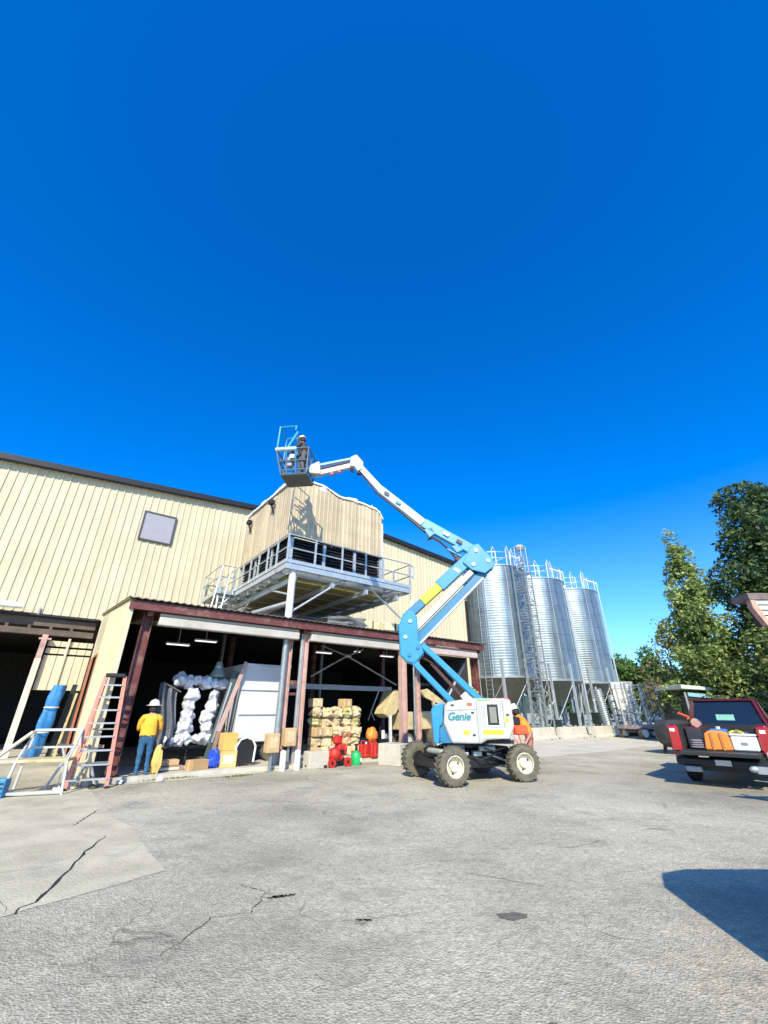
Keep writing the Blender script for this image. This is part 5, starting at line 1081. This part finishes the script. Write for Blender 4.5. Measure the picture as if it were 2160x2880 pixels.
o = MB().prism([(-1.2,2.26),(.9,2.06),(1.0,2.22),(-1.2,2.44)], -.96, -.905).build('side_strip', tealp, t); MB().box(-1.2,1.9,-.7,1.8,.5,.8).build('chassis', black, t)
for x in (-1.35,1.9): MB().beam((x,-.95,.8),(x,-.95,2.45),.08,.08).build('stanchion', galvd, t)
for x in (-.8,1.3):
    for y in (-.8,1.8): wl = MB().tube((x,y-.15,.45),(x,y+.15,.45),.45,22).build('wheel', rubber, t, True); MB().tube((x,y-.16,.45),(x,y+.16,.45),.22,16).build('rim', galvd, wl, True)
t = thing('scrap_tank', 'dark rusty tank with pipes standing left of the red pickup bed', 'tank', (12.2,19.6,0), R(30))
mb = MB(Matrix.Translation((0,0,.75)) @ Matrix.Rotation(R(90),4,'Y')); mb.lathe([(0,-.95),(.35,-.9),(.5,-.7),(.5,.7),(.35,.9),(0,.95)],24); mb.build('shell', M('dark_tank', (.035,.035,.035), .6, var=.4), t, True)
mb = MB(); mb.beam((-.6,-.3,0),(-.6,-.2,.5),.1,.1); mb.beam((.6,-.3,0),(.6,-.2,.5),.1,.1); mb.beam((-.6,.3,0),(-.6,.2,.5),.1,.1); mb.beam((.6,.3,0),(.6,.2,.5),.1,.1); mb.build('saddle', black, t)
mb = MB(); mb.path([(.5,-.3,.9),(.7,-.3,1.35),(.2,-.2,1.5)],.05,8); mb.build('pipe', redfade, t, True)

# ================================================================ TREES
def leafmat(nm, c0, c1, c2, tr=.33):
    m = bpy.data.materials.new(nm); m.use_nodes = True; t = m.node_tree; L = t.links; p = t.nodes['Principled BSDF']; out = t.nodes['Material Output']
    g = t.nodes.new('ShaderNodeNewGeometry'); r = t.nodes.new('ShaderNodeValToRGB'); e = r.color_ramp.elements; e.new(.5)
    for k, q, c in zip(e, (0,.55,1), (c0,c1,c2)): k.position = q; k.color = (*c,1)
    L.new(g.outputs['Random Per Island'], r.inputs[0]); L.new(r.outputs[0], p.inputs['Base Color']); p.inputs['Roughness'].default_value = .65
    tl = t.nodes.new('ShaderNodeBsdfTranslucent'); L.new(r.outputs[0], tl.inputs[0]); mx = t.nodes.new('ShaderNodeMixShader'); mx.inputs[0].default_value = tr
    L.new(p.outputs[0], mx.inputs[1]); L.new(tl.outputs[0], mx.inputs[2]); L.new(mx.outputs[0], out.inputs[0]); return m
lf_dark = leafmat('dark_leaves', (.018,.045,.012),(.05,.105,.03),(.19,.25,.07))
lf_light = leafmat('light_green_leaves', (.07,.13,.03),(.25,.34,.09),(.52,.58,.20))
lf_red = leafmat('reddish_leaves', (.10,.06,.03),(.17,.14,.06),(.28,.26,.10))
lf_olive = leafmat('olive_leaves', (.04,.085,.018),(.15,.21,.05),(.36,.40,.13))
lf_far = leafmat('far_leaves', (.035,.075,.01),(.10,.19,.025),(.17,.26,.045))
barkm = M('bark', (.16,.13,.10), .9, var=.3, scale=12)
def tree(nm, lb, loc, H, clumps, n, leaf, lm, trunk_r, group=None, seed=1, limbs=7, low=.2):
    rnd = random.Random(seed); t = thing(nm, lb, 'tree', loc, 0, group)
    vs = []; fs = []; W_ = [c[3]*c[4]*c[5] for c in clumps]
    for i in range(n):
        c = rnd.choices(clumps, W_)[0]
        while True:
            x, y, z = rnd.gauss(0,1), rnd.gauss(0,1), rnd.gauss(0,1); l = math.sqrt(x*x+y*y+z*z)+1e-6
            rr = rnd.random()**.42; q = Vector((x/l*rr, y/l*rr, z/l*rr)); P_ = Vector((c[0]+q.x*c[3], c[1]+q.y*c[4], c[2]+q.z*c[5]))
            nn = noise.noise(P_*(1.1)+Vector((seed,0,0)))+.6*noise.noise(P_*2.6)
            if nn > -.04+.38*(rr-.6): break
            if rnd.random() < .04: break
        s = leaf*rnd.uniform(.55,1.25); a = Vector((rnd.gauss(0,1),rnd.gauss(0,1),rnd.gauss(0,.7))).normalized(); b = a.cross(Vector((rnd.gauss(0,1),rnd.gauss(0,1),rnd.gauss(0,1)))).normalized()
        k = len(vs); vs += [tuple(P_-a*s),tuple(P_+b*s*.45-Vector((0,0,s*.1))),tuple(P_+a*s),tuple(P_-b*s*.45)]; fs.append((k,k+1,k+2,k+3))
    mb = MB(); mb.v = vs; mb.f = fs; mb.build('crown', lm, t)
    mb = MB(); top = H*.72; mb.tube((0,0,-.1),(.1,.05,top*.45),trunk_r,12,trunk_r*.75); mb.tube((.1,.05,top*.45),(0,.1,top),trunk_r*.75,10,trunk_r*.25)
    for i in range(limbs):
        c = clumps[i % len(clumps)]; z0 = max(H*.12, min(top*.95, c[2]-c[5]*.8)); m1 = ((c[0])*.45, c[1]*.45, (z0+c[2])/2)
        mb.tube((.05,.05,z0),m1,trunk_r*.38,8,trunk_r*.24); mb.tube(m1,(c[0],c[1],c[2]),trunk_r*.24,6,trunk_r*.07)
        for j in range(4):
            e = Vector((c[0]+rnd.uniform(-1,1)*c[3]*.8,c[1]+rnd.uniform(-1,1)*c[4]*.8,c[2]+rnd.uniform(-.6,1)*c[5]*.8)); mb.tube(Vector(m1).lerp(Vector(c[:3]),rnd.random()),e,trunk_r*.12,5,trunk_r*.03)
    mb.build('trunk', barkm, t, True); return t
def cone_clumps(H, R0, n, seed, z0=.1):
    rnd = random.Random(seed); out = []
    for i in range(n):
        f_ = i/(n-1); z = H*(z0+(.93-z0)*f_); r = R0*(1-f_*.86)*rnd.uniform(.8,1.15); an = i*2.4+rnd.random()
        out.append((math.cos(an)*r*.55, math.sin(an)*r*.55, z, r*.75+.25, r*.75+.25, H/n*1.35+.3))
    return out
tree('conical_tree', 'tall loose conical light green tree left of the darker round tree', (18.5,24.6,0), 11.6, cone_clumps(11.8,2.55,15,3,.12), 32000, .13, lf_light, .24, 'trees on the right', 3, 12)
rc_ = [(0,0,5.5,2.8,2.8,2.2),(-1.5,.3,8,2.1,2.3,1.9),(1.4,.5,8.5,2.6,2.5,2.2),(-.6,-.2,10.6,2.1,2.2,1.9),(1.5,0,12,2.5,2.4,2.0),(.4,1,13.4,1.6,1.7,1.2),(3.4,.6,10.4,2.3,2.3,2.8),(3.2,0,6.5,2.5,2.3,2.3),(-1.7,0,5.6,1.5,1.6,1.4)]
tree('round_tree', 'tallest dark green leafy tree at the right edge of the picture', (22.0,22.2,0), 14.5, rc_, 46000, .15, lf_dark, .38, 'trees on the right', 5, 9)
for i, (x, y, h, r, lb, m) in enumerate(((18.2,22.2,4.4,2.1,'low olive bushy shrub behind the bed of the red pickup',lf_olive),(19.6,21.0,5.4,2.4,'wide olive green bush below the dark tree behind the pickup cab',lf_olive),(17.3,26.5,6.6,1.8,'thin reddish edged sapling at the left foot of the conical tree',lf_red),(18.6,19.6,4.8,2.0,'olive bush at the right edge behind the pickup cab',lf_olive))):
    cl = [(random.uniform(-.5,.5)*r,random.uniform(-.5,.5)*r,h*q,r*(1.05-q*.6),r*(1.05-q*.6),h*.24) for q in (.2,.42,.62,.8)] + [(r*.6,0,h*.3,r*.6,r*.6,h*.25),(-r*.6,0,h*.3,r*.6,r*.6,h*.25)]
    tree('shrub', lb, (x,y,0), h, cl, 13000 if i != 2 else 2600, .12, m, .10, 'shrubs behind the pickup', 20+i, 6)
far = [(35,74),(36.5,70),(39,68),(41.5,66),(38.5,72),(42,76),(45,71),(48.5,77),(51,80),(54,86),(58,90),(63,86),(68,84),(30,76)]
lbs = ['first','second','third','fourth','fifth','sixth','seventh','eighth','ninth','tenth','eleventh','twelfth','thirteenth','fourteenth']
order = sorted(far, key=lambda q: q[0]/q[1])
for i, (x, y) in enumerate(order):
    h = 9.6+1.2*math.sin(i*2.1)-(2.5 if 8 <= i <= 10 else 0); cl = [(random.uniform(-1.6,1.6),random.uniform(-1,1),h*q,2.6*(1.15-q*.5),2.4,h*.2) for q in (.25,.45,.62,.8)]+[(2,0,h*.4,1.8,1.8,h*.22),(-2,0,h*.45,1.8,1.8,h*.22)]
    tree('distant_tree', f'bright green distant tree beyond the yard, {lbs[i]} from the left of its row', (x,y,0), h, cl, 3000, .34, lf_far, .2, 'distant trees beyond the yard', 40+i, 4)
fm = MB()
for k in range(1): fm.add([(-900,300,0),(900,300,0),(900,420,14),(-900,420,14),(900,700,16),(-900,700,16)], [(0,1,2,3),(3,2,4,5)])
struct('hills', fm, M('wooded_hill', (.05,.08,.03), .9, var=.4, scale=.05))
